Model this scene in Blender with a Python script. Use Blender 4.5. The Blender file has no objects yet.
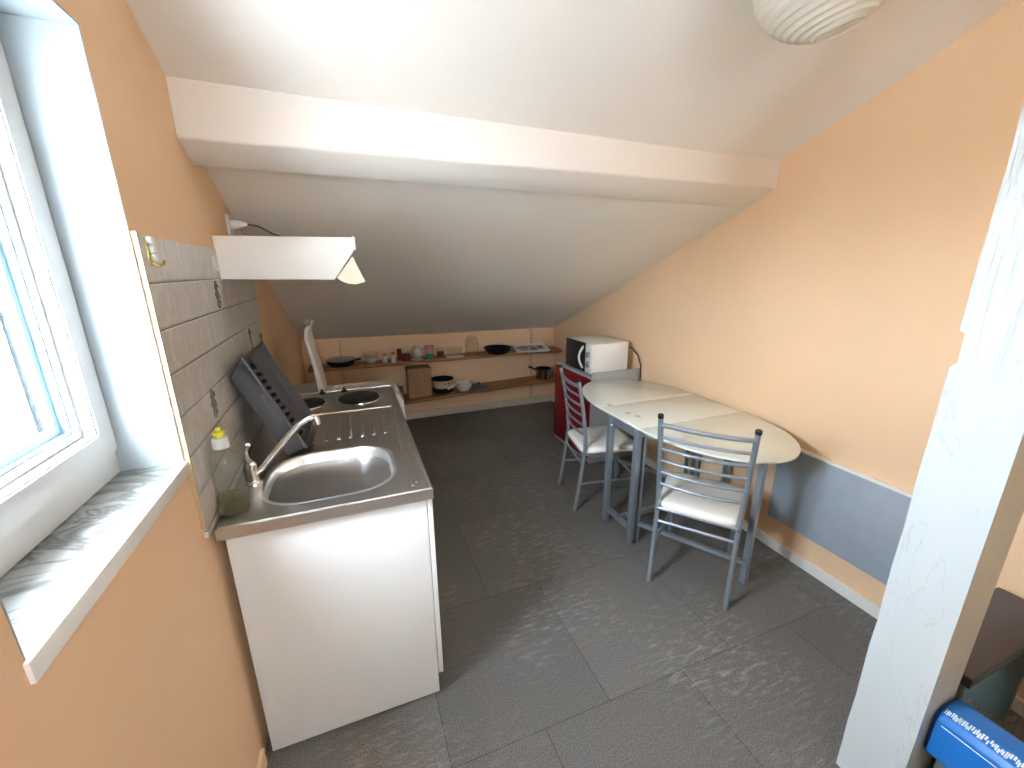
import bpy, bmesh, math, random
from mathutils import Vector, Matrix
random.seed(7)
SC = bpy.context.scene
COL = SC.collection
PI = math.pi
ORG = {}          # world position of every object's local origin

# ------------------------------------------------------------------ materials
def nd(nt, t, **kw):
    n = nt.nodes.new(t)
    for k, v in kw.items():
        setattr(n, k, v)
    return n

def mat(name, col, rough=.5, metal=0., bump=0., bscale=60., var=0., vscale=4., coat=0., trans=0., ior=1.45, spec=.5, streak=None):
    m = bpy.data.materials.new(name); m.use_nodes = True
    nt = m.node_tree; b = nt.nodes['Principled BSDF']
    b.inputs['Base Color'].default_value = (*col, 1)
    b.inputs['Roughness'].default_value = rough
    b.inputs['Metallic'].default_value = metal
    b.inputs['Coat Weight'].default_value = coat
    b.inputs['Transmission Weight'].default_value = trans
    b.inputs['IOR'].default_value = ior
    b.inputs['Specular IOR Level'].default_value = spec
    geo = nd(nt, 'ShaderNodeTexCoord')
    src = geo.outputs['Object']
    if streak:
        mp = nd(nt, 'ShaderNodeMapping'); mp.inputs['Scale'].default_value = streak
        nt.links.new(src, mp.inputs['Vector']); src = mp.outputs['Vector']
    if var > 0:
        n = nd(nt, 'ShaderNodeTexNoise'); n.inputs['Scale'].default_value = vscale; n.inputs['Detail'].default_value = 5
        nt.links.new(src, n.inputs['Vector'])
        r = nd(nt, 'ShaderNodeValToRGB')
        r.color_ramp.elements[0].position = .3; r.color_ramp.elements[1].position = .7
        r.color_ramp.elements[0].color = (*[c * (1 - var) for c in col], 1)
        r.color_ramp.elements[1].color = (*[min(1, c * (1 + var)) for c in col], 1)
        nt.links.new(n.outputs['Fac'], r.inputs['Fac']); nt.links.new(r.outputs['Color'], b.inputs['Base Color'])
    if bump > 0:
        n = nd(nt, 'ShaderNodeTexNoise'); n.inputs['Scale'].default_value = bscale; n.inputs['Detail'].default_value = 4
        nt.links.new(src, n.inputs['Vector'])
        bp = nd(nt, 'ShaderNodeBump'); bp.inputs['Strength'].default_value = bump; bp.inputs['Distance'].default_value = .004
        nt.links.new(n.outputs['Fac'], bp.inputs['Height']); nt.links.new(bp.outputs['Normal'], b.inputs['Normal'])
    return m

def wood_mat(name, c1, c2, axis_scale=(1.2, 14, 14), rough=.45):
    m = mat(name, c1, rough); nt = m.node_tree; b = nt.nodes['Principled BSDF']
    tc = nd(nt, 'ShaderNodeTexCoord'); mp = nd(nt, 'ShaderNodeMapping'); mp.inputs['Scale'].default_value = axis_scale
    n = nd(nt, 'ShaderNodeTexNoise'); n.inputs['Scale'].default_value = 3; n.inputs['Detail'].default_value = 8; n.inputs['Distortion'].default_value = .6
    r = nd(nt, 'ShaderNodeValToRGB'); r.color_ramp.elements[0].position = .35; r.color_ramp.elements[1].position = .68
    r.color_ramp.elements[0].color = (*c1, 1); r.color_ramp.elements[1].color = (*c2, 1)
    nt.links.new(tc.outputs['Object'], mp.inputs['Vector']); nt.links.new(mp.outputs['Vector'], n.inputs['Vector'])
    nt.links.new(n.outputs['Fac'], r.inputs['Fac']); nt.links.new(r.outputs['Color'], b.inputs['Base Color'])
    return m

def floor_mat():
    m = mat('floor_vinyl', (.1, .1, .1), .5); nt = m.node_tree; b = nt.nodes['Principled BSDF']; L = nt.links.new
    g = nd(nt, 'ShaderNodeNewGeometry')
    mp = nd(nt, 'ShaderNodeMapping'); mp.inputs['Location'].default_value = (.115, -.985 + .665 * 4, 0)
    L(g.outputs['Position'], mp.inputs['Vector'])
    br = nd(nt, 'ShaderNodeTexBrick'); br.offset = .56; br.offset_frequency = 2; br.squash = 1
    br.inputs['Scale'].default_value = 1; br.inputs['Brick Width'].default_value = .618; br.inputs['Row Height'].default_value = .665
    br.inputs['Mortar Size'].default_value = .0016; br.inputs['Mortar Smooth'].default_value = .3; br.inputs['Bias'].default_value = 0
    br.inputs['Color1'].default_value = (.135, .131, .126, 1); br.inputs['Color2'].default_value = (.17, .166, .158, 1)
    br.inputs['Mortar'].default_value = (.045, .042, .04, 1)
    L(mp.outputs['Vector'], br.inputs['Vector'])
    # fine speckle
    n1 = nd(nt, 'ShaderNodeTexNoise'); n1.inputs['Scale'].default_value = 190; n1.inputs['Detail'].default_value = 4
    L(g.outputs['Position'], n1.inputs['Vector'])
    r1 = nd(nt, 'ShaderNodeValToRGB'); r1.color_ramp.elements[0].position = .38; r1.color_ramp.elements[1].position = .66
    r1.color_ramp.elements[0].color = (.68, .67, .66, 1); r1.color_ramp.elements[1].color = (1.36, 1.35, 1.32, 1)
    L(n1.outputs['Fac'], r1.inputs['Fac'])
    mx = nd(nt, 'ShaderNodeMix', data_type='RGBA', blend_type='MULTIPLY'); mx.inputs['Factor'].default_value = 1
    L(br.outputs['Color'], mx.inputs['A']); L(r1.outputs['Color'], mx.inputs['B'])
    # scuff marks: short pale streaks where people walk
    mp2 = nd(nt, 'ShaderNodeMapping'); mp2.inputs['Scale'].default_value = (6, 26, 1); mp2.inputs['Rotation'].default_value = (0, 0, .12)
    L(g.outputs['Position'], mp2.inputs['Vector'])
    n2 = nd(nt, 'ShaderNodeTexNoise'); n2.inputs['Scale'].default_value = 2.2; n2.inputs['Detail'].default_value = 8; n2.inputs['Roughness'].default_value = .72
    L(mp2.outputs['Vector'], n2.inputs['Vector'])
    r2 = nd(nt, 'ShaderNodeValToRGB'); r2.color_ramp.elements[0].position = .50; r2.color_ramp.elements[1].position = .68
    L(n2.outputs['Fac'], r2.inputs['Fac'])
    n3 = nd(nt, 'ShaderNodeTexNoise'); n3.inputs['Scale'].default_value = 1.6; n3.inputs['Detail'].default_value = 2
    L(g.outputs['Position'], n3.inputs['Vector'])
    r3 = nd(nt, 'ShaderNodeValToRGB'); r3.color_ramp.elements[0].position = .42; r3.color_ramp.elements[1].position = .62
    L(n3.outputs['Fac'], r3.inputs['Fac'])
    mm = nd(nt, 'ShaderNodeMath', operation='MULTIPLY'); L(r2.outputs['Color'], mm.inputs[0]); L(r3.outputs['Color'], mm.inputs[1])
    m3 = nd(nt, 'ShaderNodeMath', operation='MULTIPLY'); L(mm.outputs[0], m3.inputs[0]); m3.inputs[1].default_value = .75
    mx2 = nd(nt, 'ShaderNodeMix', data_type='RGBA'); L(m3.outputs[0], mx2.inputs['Factor'])
    L(mx.outputs['Result'], mx2.inputs['A']); mx2.inputs['B'].default_value = (.40, .39, .37, 1)
    L(mx2.outputs['Result'], b.inputs['Base Color'])
    bp = nd(nt, 'ShaderNodeBump'); bp.inputs['Strength'].default_value = .5; bp.inputs['Distance'].default_value = .003
    sub = nd(nt, 'ShaderNodeMath', operation='SUBTRACT'); L(n1.outputs['Fac'], sub.inputs[0]); L(br.outputs['Fac'], sub.inputs[1])
    L(sub.outputs[0], bp.inputs['Height']); L(bp.outputs['Normal'], b.inputs['Normal'])
    b.inputs['Roughness'].default_value = .47
    return m

def marble_mat(name, base, vein, scale=(1, 1, 1), dist=3., lo=.44, hi=.5):
    m = mat(name, base, .3); nt = m.node_tree; b = nt.nodes['Principled BSDF']; L = nt.links.new
    g = nd(nt, 'ShaderNodeNewGeometry'); mp = nd(nt, 'ShaderNodeMapping'); mp.inputs['Scale'].default_value = scale
    L(g.outputs['Position'], mp.inputs['Vector'])
    n = nd(nt, 'ShaderNodeTexNoise'); n.inputs['Scale'].default_value = 4; n.inputs['Detail'].default_value = 6; n.inputs['Distortion'].default_value = dist
    L(mp.outputs['Vector'], n.inputs['Vector'])
    r = nd(nt, 'ShaderNodeValToRGB'); e = r.color_ramp.elements
    e[0].position = lo; e[0].color = (*base, 1); e[1].position = hi; e[1].color = (*vein, 1)
    x = e.new(hi + (hi - lo)); x.color = (*base, 1)
    L(n.outputs['Fac'], r.inputs['Fac']); L(r.outputs['Color'], b.inputs['Base Color'])
    return m

def tile_mat():
    m = marble_mat('wall_tile', (.70, .67, .625), (.57, .545, .505), (1, 4.5, 1.5), 1.6, .38, .52)
    nt = m.node_tree; b = nt.nodes['Principled BSDF']; L = nt.links.new
    old = b.inputs['Base Color'].links[0].from_socket
    g = nd(nt, 'ShaderNodeNewGeometry'); s = nd(nt, 'ShaderNodeSeparateXYZ'); L(g.outputs['Position'], s.inputs[0])
    a = nd(nt, 'ShaderNodeMath', operation='SUBTRACT'); L(s.outputs['Z'], a.inputs[0]); a.inputs[1].default_value = 1.573 - .108 * 8
    d = nd(nt, 'ShaderNodeMath', operation='DIVIDE'); L(a.outputs[0], d.inputs[0]); d.inputs[1].default_value = .108
    f = nd(nt, 'ShaderNodeMath', operation='FRACT'); L(d.outputs[0], f.inputs[0])
    q = nd(nt, 'ShaderNodeMath', operation='PINGPONG'); L(f.outputs[0], q.inputs[0]); q.inputs[1].default_value = .5
    k = nd(nt, 'ShaderNodeMath', operation='LESS_THAN'); L(q.outputs[0], k.inputs[0]); k.inputs[1].default_value = .013
    mx = nd(nt, 'ShaderNodeMix', data_type='RGBA'); L(k.outputs[0], mx.inputs['Factor']); L(old, mx.inputs['A'])
    mx.inputs['B'].default_value = (.13, .115, .10, 1)
    L(mx.outputs['Result'], b.inputs['Base Color'])
    sm = nd(nt, 'ShaderNodeMapRange'); L(q.outputs[0], sm.inputs['Value']); sm.inputs['From Max'].default_value = .05
    bp = nd(nt, 'ShaderNodeBump'); bp.inputs['Strength'].default_value = .6; bp.inputs['Distance'].default_value = .004
    L(sm.outputs['Result'], bp.inputs['Height']); L(bp.outputs['Normal'], b.inputs['Normal'])
    b.inputs['Roughness'].default_value = .28
    return m

def glass_mat(name, tint=(1, 1, 1), refl=.08):
    m = bpy.data.materials.new(name); m.use_nodes = True; nt = m.node_tree; nt.nodes.clear(); L = nt.links.new
    o = nd(nt, 'ShaderNodeOutputMaterial'); mx = nd(nt, 'ShaderNodeMixShader'); t = nd(nt, 'ShaderNodeBsdfTransparent'); g = nd(nt, 'ShaderNodeBsdfGlossy')
    g.inputs['Roughness'].default_value = .03; t.inputs['Color'].default_value = (*tint, 1)
    lw_ = nd(nt, 'ShaderNodeLayerWeight'); lw_.inputs['Blend'].default_value = .5
    pw = nd(nt, 'ShaderNodeMath', operation='POWER'); L(lw_.outputs['Facing'], pw.inputs[0]); pw.inputs[1].default_value = 4
    ma = nd(nt, 'ShaderNodeMath', operation='MULTIPLY_ADD'); L(pw.outputs[0], ma.inputs[0]); ma.inputs[1].default_value = .6; ma.inputs[2].default_value = refl * .5
    L(ma.outputs[0], mx.inputs['Fac']); L(t.outputs[0], mx.inputs[1]); L(g.outputs[0], mx.inputs[2]); L(mx.outputs[0], o.inputs['Surface'])
    return m

def steel_mat(name, col, rough, streak):
    m = mat(name, col, rough, 1.0); nt = m.node_tree; b = nt.nodes['Principled BSDF']; L = nt.links.new
    tc = nd(nt, 'ShaderNodeTexCoord'); mp = nd(nt, 'ShaderNodeMapping'); mp.inputs['Scale'].default_value = streak
    L(tc.outputs['Object'], mp.inputs['Vector'])
    n = nd(nt, 'ShaderNodeTexNoise'); n.inputs['Scale'].default_value = 10; n.inputs['Detail'].default_value = 6
    L(mp.outputs['Vector'], n.inputs['Vector'])
    mr = nd(nt, 'ShaderNodeMapRange'); mr.inputs['To Min'].default_value = rough - .1; mr.inputs['To Max'].default_value = rough + .12
    L(n.outputs['Fac'], mr.inputs['Value']); L(mr.outputs['Result'], b.inputs['Roughness'])
    return m

M = {}
M['peach'] = mat('peach_plaster', (.86, .595, .375), .8, spec=.15, bump=.12, bscale=45, var=.02, vscale=3)
M['white_ceiling'] = mat('ceiling_paint', (.84, .785, .715), .85, spec=.2, bump=.15, bscale=25, var=.02, vscale=2)
M['beam'] = mat('beam_paint', (.85, .80, .74), .55, bump=.2, bscale=18)
M['reveal'] = mat('reveal_paint', (.38, .415, .425), .7, spec=.1, bump=.1, bscale=20)
M['white_paint'] = mat('white_gloss_paint', (.82, .80, .77), .4)
M['pvc'] = mat('window_pvc', (.60, .59, .57), .3)
M['seal'] = mat('window_seal', (.30, .42, .48), .5)
M['spacer'] = mat('window_spacer', (.55, .66, .70), .3, .3)
M['glass'] = glass_mat('window_glass', (.97, .99, 1.0))
M['clear'] = glass_mat('clear_glass', (.975, .975, .965))
M['bottle'] = glass_mat('clear_plastic', (.88, .89, .85))
_nt = M['bottle'].node_tree; _o = _nt.nodes['Material Output']; _d = nd(_nt, 'ShaderNodeBsdfDiffuse'); _d.inputs['Color'].default_value = (.62, .62, .56, 1)
_m = nd(_nt, 'ShaderNodeMixShader'); _m.inputs['Fac'].default_value = .07
_nt.links.new(_o.inputs['Surface'].links[0].from_socket, _m.inputs[1]); _nt.links.new(_d.outputs[0], _m.inputs[2]); _nt.links.new(_m.outputs[0], _o.inputs['Surface'])
M['soap'] = glass_mat('soap_liquid', (.78, .77, .38), .1)
M['floor'] = floor_mat()
M['sill'] = marble_mat('sill_marble', (.30, .297, .28), (.11, .105, .092), (1.0, 2.6, 1), 2.2, .44, .5)
M['tile'] = tile_mat()
M['motif'] = mat('tile_motif', (.25, .21, .18), .5)
M['cream'] = mat('cream_plastic', (.80, .70, .52), .4)
M['edge'] = mat('edge_strip', (.50, .38, .23), .5)
M['lam'] = mat('white_laminate', (.70, .695, .68), .32)
M['hood'] = mat('hood_enamel', (.86, .84, .80), .35)
M['enamel'] = mat('white_enamel', (.78, .75, .70), .3)
M['steel'] = steel_mat('brushed_steel', (.56, .54, .52), .34, (3, .4, 3))
M['bowl'] = steel_mat('sink_steel', (.88, .88, .88), .33, (1, 1, 8))
M['chrome'] = mat('chrome', (.82, .82, .82), .12, 1.0)
M['hot'] = mat('hotplate_iron', (.022, .021, .02), .45, bump=.1, bscale=120)
M['black'] = mat('black_plastic', (.012, .012, .013), .35)
M['dark'] = mat('dark_gap', (.01, .01, .01), .9)
M['rack'] = mat('grey_plastic', (.105, .104, .112), .5, bump=.5, bscale=70)
M['white_pl'] = mat('white_plastic', (.80, .79, .76), .35)
M['yellow'] = mat('yellow_plastic', (.75, .70, .04), .4)
M['wood'] = wood_mat('varnished_pine', (.25, .11, .035), (.38, .185, .065))
M['upright'] = mat('upright_paint', (.66, .52, .38), .5)
def slot_mat():
    m = mat('slotted_channel', (.66, .52, .38), .5); nt = m.node_tree; b = nt.nodes['Principled BSDF']; L = nt.links.new
    g = nd(nt, 'ShaderNodeNewGeometry'); s = nd(nt, 'ShaderNodeSeparateXYZ'); L(g.outputs['Position'], s.inputs[0])
    d = nd(nt, 'ShaderNodeMath', operation='DIVIDE'); L(s.outputs['Z'], d.inputs[0]); d.inputs[1].default_value = .04
    f = nd(nt, 'ShaderNodeMath', operation='FRACT'); L(d.outputs[0], f.inputs[0])
    k = nd(nt, 'ShaderNodeMath', operation='LESS_THAN'); L(f.outputs[0], k.inputs[0]); k.inputs[1].default_value = .42
    tc = nd(nt, 'ShaderNodeTexCoord'); s2 = nd(nt, 'ShaderNodeSeparateXYZ'); L(tc.outputs['Object'], s2.inputs[0])
    ab = nd(nt, 'ShaderNodeMath', operation='ABSOLUTE'); L(s2.outputs['X'], ab.inputs[0])
    c1 = nd(nt, 'ShaderNodeMath', operation='COMPARE'); L(ab.outputs[0], c1.inputs[0]); c1.inputs[1].default_value = .0055; c1.inputs[2].default_value = .002
    mu = nd(nt, 'ShaderNodeMath', operation='MULTIPLY'); L(k.outputs[0], mu.inputs[0]); L(c1.outputs[0], mu.inputs[1])
    mx = nd(nt, 'ShaderNodeMix', data_type='RGBA'); L(mu.outputs[0], mx.inputs['Factor']); mx.inputs['A'].default_value = (.68, .54, .40, 1); mx.inputs['B'].default_value = (.34, .24, .15, 1)
    L(mx.outputs['Result'], b.inputs['Base Color']); return m
M['upright'] = slot_mat()
M['card'] = wood_mat('brown_board', (.34, .19, .09), (.42, .25, .12), (10, 10, 1.5))
M['red'] = mat('red_laminate', (.235, .008, .014), .33)
M['greylam'] = mat('grey_laminate', (.42, .43, .42), .4)
M['silver'] = mat('silver_paint', (.38, .44, .50), .34, .7)
M['cap'] = mat('black_cap', (.015, .015, .016), .5)
M['seat'] = mat('cream_vinyl', (.86, .83, .77), .45, bump=.1, bscale=90)
M['tglass'] = mat('frosted_glass', (.80, .85, .79), .12, coat=.3)
M['tedge'] = mat('glass_edge', (.42, .52, .46), .15)
M['seam'] = mat('seam_dark', (.24, .24, .21), .5)
M['brownleg'] = mat('dark_tube', (.09, .085, .08), .4, .5)
M['panel'] = mat('blue_grey_panel', (.36, .41, .46), .6, bump=.35, bscale=90, var=.04, vscale=12)
M['paper'] = mat('lantern_paper', (.84, .80, .72), .75, spec=.1)
_nt = M['paper'].node_tree; _b = _nt.nodes['Principled BSDF']; _t = nd(_nt, 'ShaderNodeBsdfTranslucent'); _t.inputs['Color'].default_value = (.84, .79, .69, 1)
_m = nd(_nt, 'ShaderNodeMixShader'); _m.inputs['Fac'].default_value = .42; _nt.links.new(_b.outputs[0], _m.inputs[1]); _nt.links.new(_t.outputs[0], _m.inputs[2]); _nt.links.new(_m.outputs[0], _nt.nodes['Material Output'].inputs['Surface'])
M['post'] = mat('white_wood_paint', (.82, .86, .87), .45, bump=.3, bscale=10)
M['postrel'] = None
M['bench'] = mat('dark_grey_board', (.10, .10, .125), .5)
M['benchedge'] = mat('teal_edge', (.02, .07, .085), .4)
M['blue'] = mat('blue_plastic', (.012, .17, .55), .35)
M['bluedark'] = mat('blue_plastic_end', (.01, .07, .30), .4)
M['print'] = mat('white_print', (.72, .80, .84), .5)
M['crate'] = mat('teal_crate', (.13, .17, .16), .6)
M['china'] = mat('white_china', (.76, .73, .68), .25)
M['china2'] = mat('grey_china', (.52, .49, .44), .25)
M['blackpan'] = mat('black_pan', (.012, .012, .014), .6, spec=.15)
M['navy'] = mat('navy_ceramic', (.006, .008, .016), .5, spec=.15)
M['creampan'] = mat('cream_pan', (.66, .55, .38), .35)
M['inox'] = mat('pan_steel', (.36, .35, .33), .16, 1.0)
M['pink'] = mat('pink_cup', (.52, .25, .27), .4)
M['teal'] = mat('teal_cup', (.03, .33, .27), .4)
M['redtin'] = mat('dark_red_tin', (.16, .025, .02), .4)
M['ink'] = mat('printed_ink', (.22, .15, .13), .5)
M['facade'] = mat('white_render', (.85, .85, .84), .9)
M['pipe'] = mat('dark_zinc', (.0035, .0045, .005), .9, spec=.0)
M['brass'] = mat('brass', (.60, .45, .16), .3, 1.0)
M['cable'] = mat('black_cable', (.02, .018, .016), .5)
M['browncable'] = mat('brown_cable', (.28, .15, .06), .5)

# post paint with carved wood grain
def post_mat():
    m = mat('post_paint', (.55, .60, .61), .42); nt = m.node_tree; b = nt.nodes['Principled BSDF']; L = nt.links.new
    g = nd(nt, 'ShaderNodeNewGeometry'); mp = nd(nt, 'ShaderNodeMapping'); mp.inputs['Scale'].default_value = (9, 9, .9)
    L(g.outputs['Position'], mp.inputs['Vector'])
    w = nd(nt, 'ShaderNodeTexWave', wave_type='RINGS', rings_direction='Y'); w.inputs['Scale'].default_value = 3.2; w.inputs['Distortion'].default_value = 5; w.inputs['Detail'].default_value = 3
    L(mp.outputs['Vector'], w.inputs['Vector'])
    s = nd(nt, 'ShaderNodeSeparateXYZ'); L(g.outputs['Position'], s.inputs[0])
    mr = nd(nt, 'ShaderNodeMapRange'); mr.inputs['From Min'].default_value = 1.16; mr.inputs['From Max'].default_value = 1.45; mr.inputs['To Min'].default_value = .04; mr.inputs['To Max'].default_value = 1.0
    L(s.outputs['Z'], mr.inputs['Value'])
    bp = nd(nt, 'ShaderNodeBump'); bp.inputs['Distance'].default_value = .006
    L(mr.outputs['Result'], bp.inputs['Strength']); L(w.outputs['Color'], bp.inputs['Height']); L(bp.outputs['Normal'], b.inputs['Normal'])
    # cracks in the paint
    n = nd(nt, 'ShaderNodeTexNoise'); n.inputs['Scale'].default_value = 5; n.inputs['Detail'].default_value = 8; n.inputs['Distortion'].default_value = .8
    mp2 = nd(nt, 'ShaderNodeMapping'); mp2.inputs['Scale'].default_value = (1.1, 1.1, .45); L(g.outputs['Position'], mp2.inputs['Vector']); L(mp2.outputs['Vector'], n.inputs['Vector'])
    r = nd(nt, 'ShaderNodeValToRGB'); e = r.color_ramp.elements
    e[0].position = .4985; e[0].color = (.55, .60, .61, 1); e[1].position = .5; e[1].color = (.46, .50, .50, 1); x = e.new(.5015); x.color = (.55, .60, .61, 1)
    L(n.outputs['Fac'], r.inputs['Fac']); L(r.outputs['Color'], b.inputs['Base Color'])
    return m
M['post'] = post_mat()

# ------------------------------------------------------------------ mesh builder
class MB:
    def __init__(s): s.bm = bmesh.new()
    def hexa(s, p, bevel=0, seg=2):
        """p: 8 points, bottom ring ccw then top ring ccw"""
        v = [s.bm.verts.new(q) for q in p]
        F = [(3, 2, 1, 0), (4, 5, 6, 7), (0, 1, 5, 4), (1, 2, 6, 5), (2, 3, 7, 6), (3, 0, 4, 7)]
        f = [s.bm.faces.new([v[i] for i in q]) for q in F]
        if bevel:
            ed = list({e for x in f for e in x.edges})
            bmesh.ops.bevel(s.bm, geom=ed, offset=bevel, segments=seg, affect='EDGES', profile=.5)
        return s
    def box(s, x0, x1, y0, y1, z0, z1, bevel=0, seg=2):
        return s.hexa([(x0, y0, z0), (x1, y0, z0), (x1, y1, z0), (x0, y1, z0), (x0, y0, z1), (x1, y0, z1), (x1, y1, z1), (x0, y1, z1)], bevel, seg)
    def prism(s, poly, axis, a, b, bevel=0, seg=2):
        def P(q, t):
            return {'x': (t, q[0], q[1]), 'y': (q[0], t, q[1]), 'z': (q[0], q[1], t)}[axis]
        A = [s.bm.verts.new(P(q, a)) for q in poly]; B = [s.bm.verts.new(P(q, b)) for q in poly]
        f = [s.bm.faces.new(A[::-1]), s.bm.faces.new(B)]
        n = len(poly)
        for i in range(n): f.append(s.bm.faces.new([A[i], A[(i + 1) % n], B[(i + 1) % n], B[i]]))
        bmesh.ops.recalc_face_normals(s.bm, faces=f)
        if bevel:
            ed = list({e for x in f for e in x.edges})
            bmesh.ops.bevel(s.bm, geom=ed, offset=bevel, segments=seg, affect='EDGES', profile=.5)
        return s
    def tube(s, path, r, seg=10, cap=True, flat=None):
        path = [Vector(p) for p in path]; rings = []; n = len(path)
        rr = r if isinstance(r, (list, tuple)) else [r] * n
        up = None
        for i, p in enumerate(path):
            d = (path[min(i + 1, n - 1)] - path[max(i - 1, 0)]).normalized()
            if up is None:
                up = Vector((0, 0, 1)) if abs(d.z) < .9 else Vector((1, 0, 0))
            u = (up - d * up.dot(d)).normalized(); w = d.cross(u); up = u
            k = flat or 1
            rings.append([s.bm.verts.new(p + rr[i] * (math.cos(2 * PI * j / seg) * u + math.sin(2 * PI * j / seg) * w * k)) for j in range(seg)])
        for a, b in zip(rings, rings[1:]):
            for j in range(seg): s.bm.faces.new([a[j], a[(j + 1) % seg], b[(j + 1) % seg], b[j]])
        if cap: s.bm.faces.new(rings[0][::-1]); s.bm.faces.new(rings[-1])
        return s
    def bar(s, a, b, w, h, up=(0, 0, 1)):
        """rectangular bar from a to b"""
        a, b = Vector(a), Vector(b); d = (b - a).normalized(); up = Vector(up)
        if abs(d.dot(up)) > .95: up = Vector((1, 0, 0))
        u = (up - d * up.dot(d)).normalized(); x = d.cross(u)
        q = [(-1, -1), (1, -1), (1, 1), (-1, 1)]
        lo = [a + x * i * w / 2 + u * j * h / 2 for i, j in q]; hi = [b + x * i * w / 2 + u * j * h / 2 for i, j in q]
        s.hexa([*lo, *hi]); return s
    def lathe(s, prof, c=(0, 0, 0), seg=32, sx=1, sy=1, axis='z'):
        rings = []
        def T(x, y, z):
            if axis == 'x': return (c[0] + z, c[1] + x, c[2] + y)
            if axis == 'y': return (c[0] + x, c[1] + z, c[2] + y)
            return (c[0] + x, c[1] + y, c[2] + z)
        for r, z in prof:
            if r < 1e-6: rings.append([s.bm.verts.new(T(0, 0, z))]); continue
            rings.append([s.bm.verts.new(T(r * sx * math.cos(2 * PI * j / seg), r * sy * math.sin(2 * PI * j / seg), z)) for j in range(seg)])
        for a, b in zip(rings, rings[1:]):
            for j in range(seg):
                k = (j + 1) % seg
                if len(a) == 1 and len(b) == 1: continue
                if len(a) == 1: s.bm.faces.new([a[0], b[k], b[j]])
                elif len(b) == 1: s.bm.faces.new([a[j], a[k], b[0]])
                else: s.bm.faces.new([a[j], a[k], b[k], b[j]])
        return s
    def grid(s, rows, close=False):
        R = [[s.bm.verts.new(p) for p in r] for r in rows]
        for a, b in zip(R, R[1:]):
            n = len(a)
            for j in range(n if close else n - 1):
                s.bm.faces.new([a[j], a[(j + 1) % n], b[(j + 1) % n], b[j]])
        return R
    def xf(s, m):
        bmesh.ops.transform(s.bm, matrix=m, verts=s.bm.verts); return s
    def build(s, name, m, parent=None, local=False, origin=None, sharp=.6, recalc=True, sub=0):
        bm = s.bm
        if recalc: bmesh.ops.recalc_face_normals(bm, faces=bm.faces)
        for f in bm.faces: f.smooth = True
        for e in bm.edges:
            if len(e.link_faces) == 2 and e.calc_face_angle(0) > sharp: e.smooth = False
        if parent is not None:
            o0 = ORG[parent.name]
        elif origin is not None: o0 = Vector(origin)
        else:
            xs = [v.co for v in bm.verts]
            o0 = Vector(((min(v.x for v in xs) + max(v.x for v in xs)) / 2, (min(v.y for v in xs) + max(v.y for v in xs)) / 2, min(v.z for v in xs)))
        if not local: bmesh.ops.translate(bm, verts=bm.verts, vec=-o0)
        me = bpy.data.meshes.new(name); bm.to_mesh(me); bm.free()
        me.materials.append(m)
        o = bpy.data.objects.new(name, me); COL.objects.link(o)
        if parent is not None: o.parent = parent
        elif not local: o.location = o0
        ORG[o.name] = o0
        if sub:
            md = o.modifiers.new('sub', 'SUBSURF'); md.levels = md.render_levels = sub
        return o

def tag(o, label, cat, group=None):
    o['label'] = label; o['category'] = cat
    if group: o['group'] = group
    return o
def thing(name, label, cat, loc, group=None, rz=0):
    o = bpy.data.objects.new(name, None); COL.objects.link(o); o.empty_display_size = .1
    o.location = loc; o.rotation_euler = (0, 0, rz); ORG[o.name] = Vector(loc)
    return tag(o, label, cat, group)
def struct(o, label=None, cat=None):
    o['kind'] = 'structure'
    if label: o['label'] = label
    if cat: o['category'] = cat
    return o
def copy_tree(o, parent=None):
    c = o.copy(); COL.objects.link(c)
    if parent is not None: c.parent = parent
    ORG[c.name] = ORG[o.name].copy()
    for ch in [x for x in COL.objects if x.parent == o]: copy_tree(ch, c)
    return c
def arc(c, r, a0, a1, n):
    return [(c[0] + r * math.cos(a0 + (a1 - a0) * i / n), c[1] + r * math.sin(a0 + (a1 - a0) * i / n)) for i in range(n + 1)]
def rrect(x0, x1, y0, y1, r, n=6):
    return arc((x1 - r, y0 + r), r, -PI / 2, 0, n) + arc((x1 - r, y1 - r), r, 0, PI / 2, n) + arc((x0 + r, y1 - r), r, PI / 2, PI, n) + arc((x0 + r, y0 + r), r, PI, 1.5 * PI, n)

# ------------------------------------------------------------------ room shell
def XL(y): return -.43 - .016 * (y - 1.2)
def XR(y): return 2.155 + .0226 * y
YB = 4.43; YF = -2.3
WY0, WY1, WZ0, WZ1 = .59, 1.186, 1.115, 2.06       # window opening in the left wall
struct(MB().box(-.9, 2.7, YF - .2, YB + .25, -.12, 0).build('floor', M['floor']), 'dark grey vinyl tile floor of the attic kitchen', 'floor')
b = MB()
def lw(y0, y1, z0, z1):
    b.hexa([(XL(y0) - .2, y0, z0), (XL(y0), y0, z0), (XL(y1), y1, z0), (XL(y1) - .2, y1, z0), (XL(y0) - .2, y0, z1), (XL(y0), y0, z1), (XL(y1), y1, z1), (XL(y1) - .2, y1, z1)])
lw(YF, WY0, 0, 3.4); lw(WY1, YB, 0, 3.4); lw(WY0, WY1, 0, WZ0); lw(WY0, WY1, WZ1, 3.4)
struct(b.build('wall_left', M['peach']), 'peach wall on the left holding the window', 'wall')
b = MB(); b.hexa([(XR(YF), YF, 0), (XR(YF) + .2, YF, 0), (XR(YB) + .2, YB, 0), (XR(YB), YB, 0), (XR(YF), YF, 3.4), (XR(YF) + .2, YF, 3.4), (XR(YB) + .2, YB, 3.4), (XR(YB), YB, 3.4)])
struct(b.build('wall_right', M['peach']), 'large peach gable wall on the right behind the table', 'wall')
struct(MB().box(-.9, 2.7, YB, YB + .2, 0, 1.5).build('wall_back', M['peach']), 'low peach knee wall at the far end behind the shelves', 'wall')
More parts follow.
